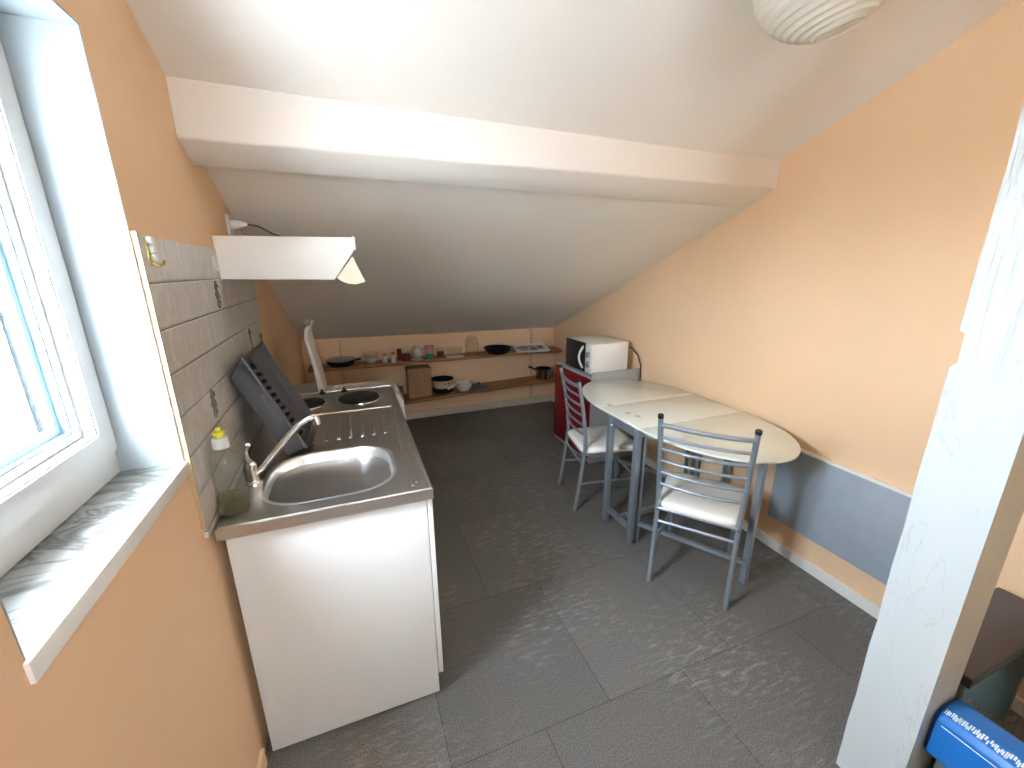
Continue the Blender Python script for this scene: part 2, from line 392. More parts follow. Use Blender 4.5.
# sloping ceiling: front plane, far plane, ridge and rear part, with thickness
def zf(y): return 2.15 - .405 * (y - 1.7)
def zbl(y): return .95 + .41 * (YB - y)
def zbr(y): return .92 + .40 * (YB - y)
b = MB()
def slab(y0, y1, l0, l1, r0, r1, t=.15):
    x0, x1 = -.85, 2.65
    def ex(l, r, x): return l + (r - l) * (x - XL(1.8)) / (XR(1.8) - XL(1.8))
    A = [(x0, y0, ex(l0, r0, x0)), (x1, y0, ex(l0, r0, x1)), (x1, y1, ex(l1, r1, x1)), (x0, y1, ex(l1, r1, x0))]
    b.hexa([*A, *[(p[0], p[1], p[2] + t) for p in A]])
slab(1.82, YB + .2, zbl(1.82), zbl(YB + .2), zbr(1.82), zbr(YB + .2))
slab(-.3, 1.86, zf(-.3), zf(1.86), zf(-.3), zf(1.86))
slab(YF - .2, -.3, zf(-.3) - .5, zf(-.3), zf(-.3) - .5, zf(-.3))
struct(b.build('ceiling', M['white_ceiling']), 'white sloping attic ceiling', 'ceiling')
# purlin beam: vertical front face, underside along the roof slope
yl0, yr0 = 1.69, 1.737
b = MB(); xl, xr = XL(1.72) - .05, XR(1.74) + .05
L_ = [(1.69, 2.23), (1.683, 1.992), (1.80, 1.937), (1.87, 2.2)]; R_ = [(1.737, 2.25), (1.737, 2.007), (1.915, 1.926), (1.95, 2.12)]
b.hexa([(xl, *L_[0]), (xl, *L_[1]), (xl, *L_[2]), (xl, *L_[3]), (xr, *R_[0]), (xr, *R_[1]), (xr, *R_[2]), (xr, *R_[3])], .008)
struct(b.build('trim_1', M['beam']), 'white painted purlin beam across the sloping ceiling', 'beam')
# wall behind the camera
W2 = (-.15, .75, 1.2, 2.15)
b = MB(); b.box(-.9, W2[0], YF - .2, YF, 0, 3.2); b.box(W2[1], 2.7, YF - .2, YF, 0, 3.2); b.box(W2[0], W2[1], YF - .2, YF, 0, W2[2]); b.box(W2[0], W2[1], YF - .2, YF, W2[3], 3.2)
struct(b.build('wall_front', M['peach']), 'peach wall behind the viewer', 'wall')
w2 = bpy.data.objects.new('window_fill', None); COL.objects.link(w2); w2.location = ((W2[0] + W2[1]) / 2, YF - .1, W2[2]); ORG['window_fill'] = Vector(w2.location)  # unseen window, added to give the room fill light
struct(w2, 'unseen curtained window added behind the viewer for fill light', 'window')
b = MB(); f = .06; b.box(W2[0], W2[0] + f, YF - .13, YF - .07, W2[2], W2[3]); b.box(W2[1] - f, W2[1], YF - .13, YF - .07, W2[2], W2[3]); b.box(W2[0] + f, W2[1] - f, YF - .13, YF - .07, W2[2], W2[2] + f); b.box(W2[0] + f, W2[1] - f, YF - .13, YF - .07, W2[3] - f, W2[3]); b.build('window_frame', M['pvc'], w2)
MB().box(W2[0] + f, W2[1] - f, YF - .101, YF - .099, W2[2] + f, W2[3] - f).build('window_pane', M['glass'], w2)
cu_ = bpy.data.materials.new('fill_curtain_sheer'); cu_.use_nodes = True; _n = cu_.node_tree; _n.nodes.clear()  # dims the added fill window to the wanted level
_o = nd(_n, 'ShaderNodeOutputMaterial'); _t = nd(_n, 'ShaderNodeBsdfTransparent'); _t.inputs['Color'].default_value = (.42, .42, .42, 1); _d = nd(_n, 'ShaderNodeBsdfTranslucent'); _d.inputs['Color'].default_value = (.74, .73, .70, 1)
_m = nd(_n, 'ShaderNodeMixShader'); _m.inputs['Fac'].default_value = .75; _n.links.new(_t.outputs[0], _m.inputs[1]); _n.links.new(_d.outputs[0], _m.inputs[2]); _n.links.new(_m.outputs[0], _o.inputs['Surface'])
b = MB(); b.grid([[(W2[0] - .02 + (W2[1] - W2[0] + .04) * i / 60, YF - .03 + .012 * math.sin(i * 1.3), z) for i in range(61)] for z in (W2[2] + .003, W2[3] - .003)]); b.build('fill_curtain', cu_, w2, recalc=False)
struct(MB().box(.85, XR(-.5) + .02, -.62, -.52, 0, 1.45).build('wall_light_blocker', M['peach']), 'unseen low peach wall added right of the viewer to shade the post', 'wall')  # unseen blocker, added to keep fill light off the post's near side
# skirtings
b = MB(); t = .014
b.hexa([(XR(YF) - t, YF, 0), (XR(YF), YF, 0), (XR(YB), YB, 0), (XR(YB) - t, YB, 0), (XR(YF) - t, YF, .058), (XR(YF), YF, .058), (XR(YB), YB, .058), (XR(YB) - t, YB, .058)])
struct(b.build('baseboard_right', M['white_paint']), 'white skirting along the right wall', 'skirting board')
struct(MB().box(XL(YB), XR(YB) - .014, YB - .02, YB, 0, .085, .004).build('baseboard_back', mat('cream_skirting', (.66, .56, .44), .5)), 'white skirting under the shelves on the back wall', 'skirting board')
b = MB(); b.hexa([(XL(YF), YF, 0), (XL(YF) + .012, YF, 0), (XL(1.23) + .012, 1.23, 0), (XL(1.23), 1.23, 0), (XL(YF), YF, .07), (XL(YF) + .012, YF, .07), (XL(1.23) + .012, 1.23, .07), (XL(1.23), 1.23, .07)])
struct(b.build('baseboard_left', M['peach']), 'peach painted skirting along the left wall', 'skirting board')

# ------------------------------------------------------------------ window in the left wall
def ring(b, x0, x1, o, i, bevel=0):
    """rectangular frame in the y-z plane between x0 and x1; o,i = (y0,y1,z0,z1)"""
    lo, li = [(o[0], o[2]), (o[1], o[2]), (o[1], o[3]), (o[0], o[3])], [(i[0], i[2]), (i[1], i[2]), (i[1], i[3]), (i[0], i[3])]
    V = [[b.bm.verts.new((x, *q)) for q in l] for x in (x0, x1) for l in (lo, li)]
    for k in range(4):
        n = (k + 1) % 4
        b.bm.faces.new([V[0][k], V[0][n], V[1][n], V[1][k]]); b.bm.faces.new([V[2][k], V[2][n], V[3][n], V[3][k]])
        b.bm.faces.new([V[0][k], V[0][n], V[2][n], V[2][k]]); b.bm.faces.new([V[1][k], V[1][n], V[3][n], V[3][k]])
    if bevel: 
        bmesh.ops.recalc_face_normals(b.bm, faces=b.bm.faces)
        bmesh.ops.bevel(b.bm, geom=list(b.bm.edges), offset=bevel, segments=2, affect='EDGES')
    return b
win = bpy.data.objects.new('window_1', None); COL.objects.link(win); win.location = (-.56, (WY0 + WY1) / 2, WZ0); ORG['window_1'] = Vector(win.location)
struct(win, 'white plastic window in the left wall with bright daylight outside', 'window')
O = (WY0 - .05, WY1 + .05, WZ0 + .02, WZ1 + .05)
def ins(o, d): return (o[0] + d, o[1] - d, o[2] + d, o[3] - d)
ring(MB(), -.556, -.63, O, ins(O, .062), .003).build('window_frame', M['pvc'], win)
sash = ring(MB(), -.546, -.612, ins(O, .058), ins(O, .118), .004).build('window_sash', M['pvc'], win)
ring(MB(), -.572, -.612, ins(O, .117), ins(O, .132), .003).build('glazing_bead', M['pvc'], sash)
ring(MB(), -.580, -.612, ins(O, .131), ins(O, .136)).build('rubber_seal', M['seal'], sash)
ring(MB(), -.596, -.612, ins(O, .135), ins(O, .150)).build('glass_spacer', M['spacer'], sash)
q = ins(O, .134)
MB().box(-.594, -.592, q[0], q[1], q[2], q[3]).build('window_pane', M['glass'], win)
# reveal lining (painted), sill
b = MB(); xo = -.60
b.box(xo, XL(WY1) - .0005, WY1 - .004, WY1 + .001, WZ0 + .02, WZ1)
b.box(xo, XL(WY0) - .0005, WY0 - .001, WY0 + .004, WZ0 + .02, WZ1)
b.box(xo, XL(1) - .003, WY0, WY1, WZ1 - .004, WZ1 + .001)
struct(b.build('trim_2', M['reveal']), 'bluish white plaster lining of the window recess', 'window reveal')
sill = bpy.data.objects.new('trim_3', None); COL.objects.link(sill); sill.location = (-.49, .88, WZ0); ORG['trim_3'] = Vector(sill.location)
struct(sill, 'marble window sill with white front edge', 'window sill')
MB().box(-.58, -.4475, WY0, WY1 + .003, WZ0 - .02, 1.135).build('sill_slab', M['sill'], sill)
y0, y1 = WY0 - .004, WY1 + .004; xe = lambda y: XL(y) + .006
b = MB(); b.hexa([(-.448, y0, WZ0 - .012), (xe(y0), y0, WZ0 - .012), (xe(y1), y1, WZ0 - .012), (-.448, y1, WZ0 - .012), (-.448, y0, 1.1362), (xe(y0), y0, 1.1362), (xe(y1), y1, 1.1362), (-.448, y1, 1.1362)], .002)
b.build('sill_edge', M['white_paint'], sill)

# ------------------------------------------------------------------ outside
fac = thing('building', 'bright white rendered building across the street seen through the window', 'building', (-9, 12, -7))
MB().box(-11, -9, 2, 30, -7, 1.8).build('wall', M['facade'], fac)
MB().box(-11.2, -8.85, 1.9, 30.1, 1.8, 1.95).build('parapet', M['facade'], fac)
pp = thing('street_pole', 'thin dark lamp pole standing outside the window', 'pole', (-5.2, 9.2, -7))
MB().tube([(-5.2, 9.2, -7), (-5.2, 9.2, .75)], .075, 12).build('pole', M['pipe'], pp)
b = MB(); b.tube([(-5.2, 9.2, .7), (-5.2, 9.1, .95), (-5.2, 8.8, 1.1), (-5.2, 8.4, 1.1)], .05, 8); b.box(-5.32, -5.08, 7.9, 8.5, 1.02, 1.16, .03); b.build('lamp_arm', M['pipe'], pp)
struct(MB().box(-40, -.95, -30, 60, -7.2, -7).build('ground', mat('street', (.35, .35, .35), .9)), 'street below the window', 'ground')

# ------------------------------------------------------------------ backsplash, hooks, socket
b = MB(); y0, y1 = 1.196, 2.475
b.hexa([(XL(y0), y0, .905), (XL(y0) + .009, y0, .905), (XL(y1) + .009, y1, .905), (XL(y1), y1, .905), (XL(y0), y0, 1.68), (XL(y0) + .009, y0, 1.68), (XL(y1) + .009, y1, 1.672), (XL(y1), y1, 1.672)])
bs = struct(b.build('trim_4', M['tile']), 'grey marbled tile backsplash above the worktop', 'backsplash')
for (yy, zz) in ((1.742, 1.52), (2.15, 1.303), (1.462, 1.205), (2.40, 1.25)):
    b = MB(); x = XL(yy) + .0092
    for k in range(2):
        pts = [(x, yy + .015 * math.sin(i * .95 + k * PI) + .004 * k, zz - .042 + i * .0085) for i in range(11)]
        b.tube(pts, [.002 + .0048 * abs(math.sin(i * .95 + k)) for i in range(11)], 6)
    b.build('tile_motif', M['motif'], bs)
b = MB(); x = XL(1.19); b.box(x - .001, x + .011, 1.1875, 1.1945, .935, 1.685, .0015)
struct(b.build('trim_5', M['edge']), 'cream edge strip between window recess and tiles', 'edge trim')
hk = thing('wall_hook', 'small row of white and brass hooks stuck on the top tile near the window', 'hook', (XL(1.24) + .009, 1.235, 1.615))
x = XL(1.24) + .0092
MB().box(x, x + .003, 1.224, 1.246, 1.612, 1.675, .001).build('back_plate', M['brass'], hk)
for k, (yy, zz) in enumerate(((1.230, 1.668), (1.236, 1.650), (1.241, 1.632))):
    MB().lathe([(0, .003), (.007, .003), (.0095, .008), (.008, .014), (0, .016)], (x, yy, zz), 14, axis='x').build('hook_knob', M['white_pl'], hk)
MB().tube([(x + .002, 1.238, 1.618), (x + .012, 1.242, 1.612), (x + .020, 1.248, 1.616), (x + .022, 1.251, 1.624)], .0035, 8).build('hook_arm', M['brass'], hk)
hk = thing('adhesive_hook', 'small flat white adhesive hook on the tile beside the range hood', 'hook', (XL(1.81) + .009, 1.775, 1.585))
x = XL(1.80) + .0095
MB().box(x, x + .004, 1.762, 1.788, 1.588, 1.648, .0018).build('back_plate', M['white_pl'], hk)
MB().tube([(x + .003, 1.775, 1.61), (x + .012, 1.775, 1.60), (x + .014, 1.775, 1.612)], .004, 8).build('hook_arm', M['white_pl'], hk)
so = thing('power_socket', 'white wall socket above the range hood with a plug in it', 'socket', (XL(2.14), 2.14, 1.77))
x = XL(2.16)
MB().box(x, x + .012, 2.13, 2.205, 1.745, 1.83, .004).build('face_plate', M['white_pl'], so)
pg = thing('power_plug', 'white plug with brown cord plugged in above the range hood', 'plug', (x + .012, 2.165, 1.79))
MB().lathe([(0, 0), (.019, 0), (.02, .02), (.012, .045), (.007, .06), (0, .06)], (x + .012, 2.167, 1.79), 16, axis='x').build('plug_body', M['white_pl'], pg)
MB().tube([(x + .07, 2.167, 1.79), (x + .11, 2.17, 1.785), (x + .16, 2.19, 1.755), (x + .22, 2.2, 1.735), (x + .3, 2.2, 1.728)], .004, 8).build('cord', M['browncable'], pg)

# ------------------------------------------------------------------ range hood
hd = thing('range_hood', 'white box range hood fixed to the left wall over the sink', 'range hood', (-.2, 2.14, 1.566))
xh = XL(1.84) + .004; h0, h1 = 1.843, 2.44
prof = [(xh, 1.570), (-.046, 1.562), (.036, 1.672), (.038, 1.724), (xh, 1.722)]
MB().prism(prof, 'y', h0, h1, .002).build('housing', M['hood'], hd)
MB().prism([(.032, 1.676), (.046, 1.676), (.046, 1.726), (.032, 1.728)], 'y', h0 - .003, h1 + .003, .003).build('front_strip', M['enamel'], hd)
vp = [(.030, 1.655), (-.040, 1.566)] + [(.030 + .118 * math.cos(a), 1.655 + .118 * math.sin(a)) for a in [math.radians(d) for d in (236, 248, 260, 272, 284)]] + [(.068, 1.556)]
vp = [(.030, 1.652), (-.038, 1.570), (-.020, 1.555), (.005, 1.545), (.035, 1.543), (.069, 1.553)]
MB().prism(vp, 'y', h0 + .001, h1 - .001, .0015).build('visor', M['cream'], hd)

# ------------------------------------------------------------------ kitchen unit
cb = thing('sink_cabinet', 'white laminate sink base cabinet against the left wall', 'kitchen cabinet', (-.12, 1.9, 0))
CX0, CX1, CY0, CY1 = -.404, .172, 1.253, 2.585
sp = MB().box(CX0, CX1, CY0, CY0 + .018, .012, .862, .001).build('side_panel', M['lam'], cb)
MB().box(CX0, CX1, CY1 - .018, CY1, .012, .862, .001).build('side_panel', M['lam'], cb)
for (xx, zz) in ((.146, .72), (.15, .40), (.135, .145), (-.185, .145)):
    MB().lathe([(0, 0), (.0045, 0), (.0045, -.002), (0, -.003)], (xx, CY0, zz), 10, axis='y').build('screw_cap', M['enamel'], sp)
MB().box(CX0, CX0 + .01, CY0 + .018, CY1 - .018, .03, .862).build('back_panel', M['lam'], cb)
MB().box(CX0 + .01, CX1, CY0 + .018, CY1 - .018, .10, .118).build('bottom_panel', M['lam'], cb)
MB().box(.12, .136, CY0 + .018, CY1 - .018, .0, .10).build('plinth', M['lam'], cb)
n = 3; dy = (CY1 - CY0) / n
for i in range(n):
    d = MB().box(CX1 + .002, CX1 + .020, CY0 + i * dy + .001, CY0 + (i + 1) * dy - .002, .10, .858, .0015).build('door', M['lam'], cb)
    yy = CY0 + (i + (.88 if i != 1 else .12)) * dy
    MB().tube([(CX1 + .02, yy, .68), (CX1 + .04, yy, .685), (CX1 + .04, yy, .775), (CX1 + .02, yy, .78)], .004, 8).build('door_handle', M['chrome'], d)
for (xx, yy) in ((CX0 + .04, CY0 + .05), (CX1 - .05, CY0 + .05), (CX0 + .04, CY1 - .05), (CX1 - .05, CY1 - .05)):
    MB().lathe([(0, 0), (.02, 0), (.02, .008), (.012, .012), (.012, .03), (0, .03)], (xx, yy, 0), 12).build('foot', M['black'], cb)

# worktop: pressed steel sheet with sink bowl, drainer and hotplates
wt = thing('steel_worktop', 'stainless steel sink worktop with drainer and two hotplates', 'worktop', (-.12, 1.9, .866))
TX0, TX1, TY0, TY1, TZ = XL(1.8) + .004, .194, 1.235, 2.60, .90
bm_ = MB(); bm = bm_.bm
hole = rrect(-.335, .092, 1.300, 1.690, .135, 8)
hv = [bm.verts.new((x, y, TZ)) for x, y in hole]
ov = [bm.verts.new(p) for p in ((XL(TY0) + .011, TY0, TZ), (TX1, TY0, TZ), (TX1, TY1, TZ), (XL(TY1) + .011, TY1, TZ))]
E1 = [bm.edges.new((hv[i], hv[(i + 1) % len(hv)])) for i in range(len(hv))]; E2 = [bm.edges.new((ov[i], ov[(i + 1) % 4])) for i in range(4)]
bmesh.ops.triangle_fill(bm, use_beauty=True, use_dissolve=False, edges=E1 + E2)
# turned-down edges
lo = [bm.verts.new((v.co.x, v.co.y, .864)) for v in ov]
for i in range(4): bm.faces.new([ov[i], ov[(i + 1) % 4], lo[(i + 1) % 4], lo[i]])
bm.faces.new(lo)
tops = bm_.build('worktop_sheet', M['steel'], wt)
# raised rim bead along the edges
b = MB(); b.tube([(XL(TY0) + .018, TY0 + .006, TZ), (TX1 - .006, TY0 + .006, TZ), (TX1 - .006, TY1 - .006, TZ), (XL(TY1) + .018, TY1 - .006, TZ)], .004, 8); b.build('edge_bead', M['steel'], tops)
# bowl
rows = []
for ins_, z in ((-.006, .9015), (0, .9035), (.006, .9015), (.010, .893), (.014, .86), (.022, .79), (.036, .76), (.065, .745), (.12, .742)):
    r = max(.02, .135 - ins_ * .6)
    rows.append([(x, y, z) for x, y in rrect(-.335 + ins_, .092 - ins_, 1.300 + ins_, 1.690 - ins_, r, 8)])
b = MB(); R = b.grid(rows, True); b.bm.faces.new(R[-1])
bw = b.build('sink_bowl', M['bowl'], wt, recalc=False, sharp=2)
MB().lathe([(0, 0), (.032, 0), (.038, .003), (.04, .001)], (-.12, 1.495, .7425), 24).build('drain', M['chrome'], bw)
# drainer ribs
b = MB()
for i in range(7):
    x = -.20 + i * .048
    b.tube([(x, 1.80, TZ - .001), (x, 1.82, TZ + .0015), (x, 2.10, TZ + .0015), (x, 2.12, TZ - .001)], .006, 8)
b.tube([(.135, 1.28, TZ), (.135, 1.60, TZ + .001), (.135, 2.13, TZ + .001)], .004, 8)
b.tube([(.150, 1.30, TZ), (.152, 1.60, TZ + .001), (.150, 2.13, TZ)], .004, 8)
b.build('drainer_ribs', M['steel'], wt)
b = MB(); b.tube([(-.41, 2.175, TZ + .0005), (.15, 2.175, TZ + .0005)], .0055, 8); b.build('hob_ridge', M['chrome'], wt)
for (cx, cy, r) in ((-.006, 2.385, .108), (-.268, 2.375, .085)):
    h = MB().lathe([(r + .012, 0), (r + .011, .004), (r + .003, .005), (r + .001, .003)], (cx, cy, TZ), 40).build('hotplate_ring', M['chrome'], wt)
    MB().lathe([(r + .001, .002), (r, .012), (r - .006, .015), (r * .32, .015), (r * .28, .012), (0, .012)], (cx, cy, TZ), 40).build('hotplate', M['hot'], wt)
for x in (-.205, -.085):
    MB().lathe([(0, 0), (.018, 0), (.018, .006), (.009, .012), (.007, .026), (0, .027)], (x, 2.565, TZ), 14).build('hob_knob', M['black'], wt)
for (x, y) in ((.10, 2.44), (.005, 2.272)):
    MB().lathe([(0, 0), (.006, 0), (.006, .004), (0, .006)], (x, y, TZ), 10).build('screw', M['chrome'], wt)

# tap
fa = thing('kitchen_tap', 'chrome swivel tap standing at the back of the sink', 'tap', (-.366, 1.49, TZ))
MB().lathe([(.0, 0), (.028, 0), (.026, .006), (.018, .012), (.016, .05), (.018, .056), (.016, .072), (.008, .080), (0, .081)], (-.366, 1.50, TZ), 24).build('tap_body', M['chrome'], fa)
sp_ = [(-.358, 1.50, .935), (-.338, 1.505, .948), (-.29, 1.515, 1.000), (-.245, 1.52, 1.050), (-.21, 1.522, 1.083), (-.18, 1.521, 1.10), (-.158, 1.52, 1.106), (-.150, 1.52, 1.10), (-.149, 1.52, 1.078)]
MB().tube(sp_, [.012, .0105, .010, .010, .010, .010, .010, .0105, .0125], 14).build('spout', M['chrome'], fa)
MB().tube([(-.366, 1.50, .978), (-.374, 1.49, 1.0), (-.370, 1.48, 1.03), (-.358, 1.472, 1.052)], [.009, .008, .007, .0085], 12).build('tap_lever', M['chrome'], fa)

# washing up liquid
bo = thing('soap_bottle', 'clear dish soap bottle with yellow nozzle and green liquid beside the tap', 'bottle', (-.385, 1.325, TZ))
c = (-.387, 1.325, TZ + .002)
MB().lathe([(0, 0), (.036, 0), (.040, .005), (.041, .05), (.038, .10), (.041, .14), (.039, .165), (.026, .192), (.016, .202), (.015, .212)], c, 28, 1, .78).build('bottle_body', M['bottle'], bo)
MB().lathe([(0, .003), (.034, .003), (.038, .007), (.039, .045), (.0385, .058), (0, .058)], c, 28, 1, .78).build('soap_liquid', M['soap'], bo)
MB().lathe([(0, .208), (.021, .208), (.022, .212), (.020, .236), (.016, .240), (0, .240)], c, 24).build('cap', M['white_pl'], bo)
MB().lathe([(0, .240), (.010, .240), (.010, .248), (.017, .250), (.016, .257), (.008, .260), (.007, .270), (0, .271)], c, 12).build('nozzle', M['yellow'], bo)

# dish rack leaning on the tiles
dr = thing('dish_rack', 'grey plastic dish rack standing on end against the tiles', 'dish rack', (-.3, 1.85, TZ))
ya, yb = 1.665, 2.04
rimB, rimT = Vector((-.216, 0, .940)), Vector((-.372, 0, 1.300))
basB, basT = Vector((-.285, 0, .907)), Vector((-.424, 0, 1.232))
def P(v, y): return (v.x, y, v.z)
R4 = [P(rimB, ya), P(rimB, yb), P(rimT, yb), P(rimT, ya)]
B4 = [P(basB, ya + .02), P(basB, yb - .02), P(basT, yb - .02), P(basT, ya + .02)]
b = MB()
o_r = [b.bm.verts.new(p) for p in R4]; o_b = [b.bm.verts.new(p) for p in B4]
for i in range(4): b.bm.faces.new([o_r[i], o_r[(i + 1) % 4], o_b[(i + 1) % 4], o_b[i]])
b.bm.faces.new(o_b)
tray = b.build('basket', M['rack'], dr)
md = tray.modifiers.new('solid', 'SOLIDIFY'); md.thickness = .005; md.offset = -1
b = MB(); b.tube([*R4, R4[0]], .006, 8); b.build('rim', M['rack'], dr)
b = MB(); b.tube([Vector(R4[2]) * .75 + Vector(R4[1]) * .25 - Vector((.02, .06, .01)), Vector(R4[1]) * .9 + Vector(R4[2]) * .1 - Vector((.02, .06, .01))], .004, 6); b.build('inner_rail', M['rack'], dr)
ax_ = (rimT - rimB).normalized(); inn = Vector((-ax_.z, 0, ax_.x)) * .012
for i in range(11):
    t = .085 + i * .079
    c_ = rimB.lerp(rimT, t) + inn; b = MB()
    q = [P(c_ - ax_ * .008, ya + .004), P(c_ - ax_ * .034, ya + .150), P(c_ - ax_ * .018, ya + .150), P(c_ + ax_ * .008, ya + .004)]
    b.hexa([*[Vector(p) + inn * .5 for p in q], *q], .003); b.build('plate_divider', M['rack'], dr)
b = MB(); b.tube([P(rimB.lerp(rimT, .03) + inn * 1.2, ya + .152), P(rimB.lerp(rimT, .95) + inn * 1.2, ya + .152)], .005, 8); b.build('divider_bar', M['rack'], dr)
b = MB(); lo_, hi_ = rimB.lerp(rimT, .03), rimB.lerp(rimT, .90)
b.hexa([P(v, y) for y in (ya + .146, ya + .150) for v in (lo_ + inn * 1.3, hi_ + inn * 1.3, hi_ + inn * 4.6, lo_ + inn * 4.6)]); b.build('slot_shade_wall', M['black'], dr)  # black wall standing in for the shade seen between the dividers
b = MB(); b.hexa([P(v, y) for y in (ya + .012, ya + .146) for v in (lo_ + inn * 2.6, hi_ + inn * 2.6, hi_ + inn * 3.0, lo_ + inn * 3.0)]); b.build('slot_shade_sheet', M['black'], dr)  # black sheet below the dividers, paints their gaps as deep shade

# ------------------------------------------------------------------ top-loading washing machine with its lid up
wm = thing('washing_machine', 'white top loading washing machine with its lid raised beyond the worktop', 'washing machine', (-.08, 2.83, 0))
WX0, WX1, WYa, WYb, WZ = -.42, .262, 2.635, 3.0, .838
pf = [(WX0, .02), (WX1, .02), (WX1 + .004, .70), (WX1, .80)] + arc((WX1 - .075, WZ - .07), .07, .1, PI / 2, 7) + [(-.215, WZ), (-.215, WZ + .012), (WX0, WZ + .03)]
MB().prism(pf, 'y', WYa, WYb, .006).build('body', M['enamel'], wm)
b = MB(); b.grid([[(x, y, z) for x, y in rrect(-.16 - a, .15 + a, WYa + .06 - a, WYb - .06 + a, .04 + a, 5)] for a, z in ((.012, WZ + .001), (.004, WZ + .008), (-.006, WZ + .008), (-.012, WZ + .002))], True); b.build('top_rim', M['enamel'], wm)
MB().prism(rrect(-.148, .138, WYa + .072, WYb - .072, .03, 5), 'z', WZ - .002, WZ + .0015).build('drum_cover', M['white_pl'], wm)
MB().box(-.40, -.24, WYa + .02, WYb - .02, WZ + .02, WZ + .032, .004).build('control_panel', M['white_pl'], wm)
lid = MB().prism([(-0.227, .852), (-0.200, .852), (-0.219, 1.02), (-0.244, 1.17), (-0.250, 1.215), (-0.244, 1.255), (-0.230, 1.275), (-0.240, 1.29), (-0.260, 1.272), (-0.269, 1.225), (-0.264, 1.17), (-0.240, 1.02)], 'y', WYa + .01, WYb - .01, .003).build('lid', M['enamel'], wm)
b = MB()
for k, a in enumerate((-.35, .1, .5, .9)):
    b.bar((-.244, WYa + .03, 1.28), (-.244 + .05 * math.sin(a), WYa + .03 + .008 * k, 1.28 + .045 * math.cos(a)), .014, .003)
b.build('torn_tape', M['china2'], lid)

# ------------------------------------------------------------------ shelves on the back wall
b = MB().box(-.43, XR(YB) - .02, 4.18, YB - .014, .672, .700, .003)
tag(b.build('wall_shelf', M['wood']), 'upper varnished wood shelf on the back wall holding crockery', 'shelf', None)
b = MB(); b.hexa([(.28, 4.12, .262), (XR(YB) - .02, 4.17, .335), (XR(YB) - .02, YB - .014, .335), (.28, YB - .014, .268), (.28, 4.12, .290), (XR(YB) - .02, 4.17, .363), (XR(YB) - .02, YB - .014, .363), (.28, YB - .014, .296)], .003)
tag(b.build('wall_shelf', M['wood']), 'lower varnished wood shelf on the back wall near the floor', 'shelf', None)
def zlow(x): return .290 + (x - .28) / (XR(YB) - .3) * .073
for i, (xu, lab) in enumerate(((1.955, 'slotted shelf upright on back wall, right one near the corner'), (-.137, 'slotted shelf upright on back wall, left one beside the machine lid'))):
    u = thing('shelf_upright', lab, 'shelf upright', (xu, YB, .09), 'slotted shelf uprights')
    MB().box(xu - .0125, xu + .0125, YB - .0135, YB - .001, .09, .925, .002).build('channel', M['upright'], u)

# side board unit and box under the upper shelf
bx = thing('cardboard_box', 'plain brown box on the lower shelf under the teapot', 'box', (.60, 4.3, zlow(.6)))
MB().box(.48, .72, 4.22, 4.40, zlow(.6), zlow(.6) + .30, .003).build('box_body', M['card'], bx)
MB().box(.477, .723, 4.217, 4.403, zlow(.6) + .235, zlow(.6) + .31, .003).build('box_lid', M['card'], bx)
jr = thing('spice_jar', 'tiny clear jar with pale lid beside the brown box on the lower shelf', 'jar', (.40, 4.3, zlow(.4)))
MB().lathe([(0, 0), (.03, 0), (.033, .02), (.033, .11), (.025, .13), (.022, .14)], (.40, 4.30, zlow(.4)), 20).build('jar_body', M['redtin'], jr)
MB().lathe([(0, .14), (.026, .14), (.026, .165), (0, .167)], (.40, 4.30, zlow(.4)), 20).build('lid', M['china2'], jr)

Z1 = .7005
def plate_prof(r, h): return [(0, 0), (r * .5, 0), (r * .55, .004), (r * .8, h * .5), (r, h), (r * .985, h + .003), (r * .78, h * .5 + .006), (r * .52, .009), (0, .008)]
def bowl_prof(r, h): return [(0, 0), (r * .42, 0), (r * .45, .006), (r * .75, h * .45), (r * .95, h * .9), (r, h), (r * .96, h), (r * .9, h * .85), (r * .7, h * .45), (r * .4, .012), (0, .01)]
# frying pan with a white plate in it
pan = thing('frying_pan', 'dark frying pan at the left end of the upper shelf holding a plate', 'pan', (-.14, 4.30, Z1))
MB().lathe([(0, 0), (.10, 0), (.115, .01), (.13, .045), (.126, .045), (.11, .012), (0, .006)], (-.14, 4.275, Z1), 32).build('pan_body', M['blackpan'], pan)
MB().tube([(-.012, 4.275, Z1 + .04), (.02, 4.272, Z1 + .05), (.048, 4.27, Z1 + .051)], .011, 10, flat=.6).build('pan_handle', M['blackpan'], pan)
tag(MB().lathe(plate_prof(.134, .022), (-.14, 4.275, Z1 + .040), 32).build('dinner_plate', M['china2']), 'pale plate lying in the dark frying pan on the shelf', 'plate')
# two stacked bowls
tag(MB().lathe(bowl_prof(.082, .062), (.14, 4.28, Z1), 32).build('soup_bowl', M['china']), 'white bowl at the bottom of the two stacked bowls on the upper shelf', 'bowl', 'stacked bowls')
tag(MB().lathe(bowl_prof(.080, .060), (.14, 4.28, Z1 + .045), 32).build('soup_bowl', M['clear']), 'glass bowl on top of the white bowl on the upper shelf', 'bowl', 'stacked bowls')
def shaker(x, y, lab, h=.085):
    o = thing('salt_shaker', lab, 'shaker', (x, y, Z1), 'salt and pepper shakers')
    MB().lathe([(0, 0), (.025, 0), (.027, .01), (.023, h * .5), (.017, h * .8), (.016, h * .85)], (x, y, Z1), 20).build('shaker_body', M['china'], o)
    MB().lathe([(0, h * .84), (.0175, h * .84), (.0175, h * .93), (.011, h * 1.02), (0, h * 1.05)], (x, y, Z1), 20).build('shaker_top', M['inox'], o)
shaker(.277, 4.27, 'smaller white shaker next to the stacked bowls', .08)
shaker(.352, 4.225, 'front white shaker with metal top right of the smaller shaker', .098)
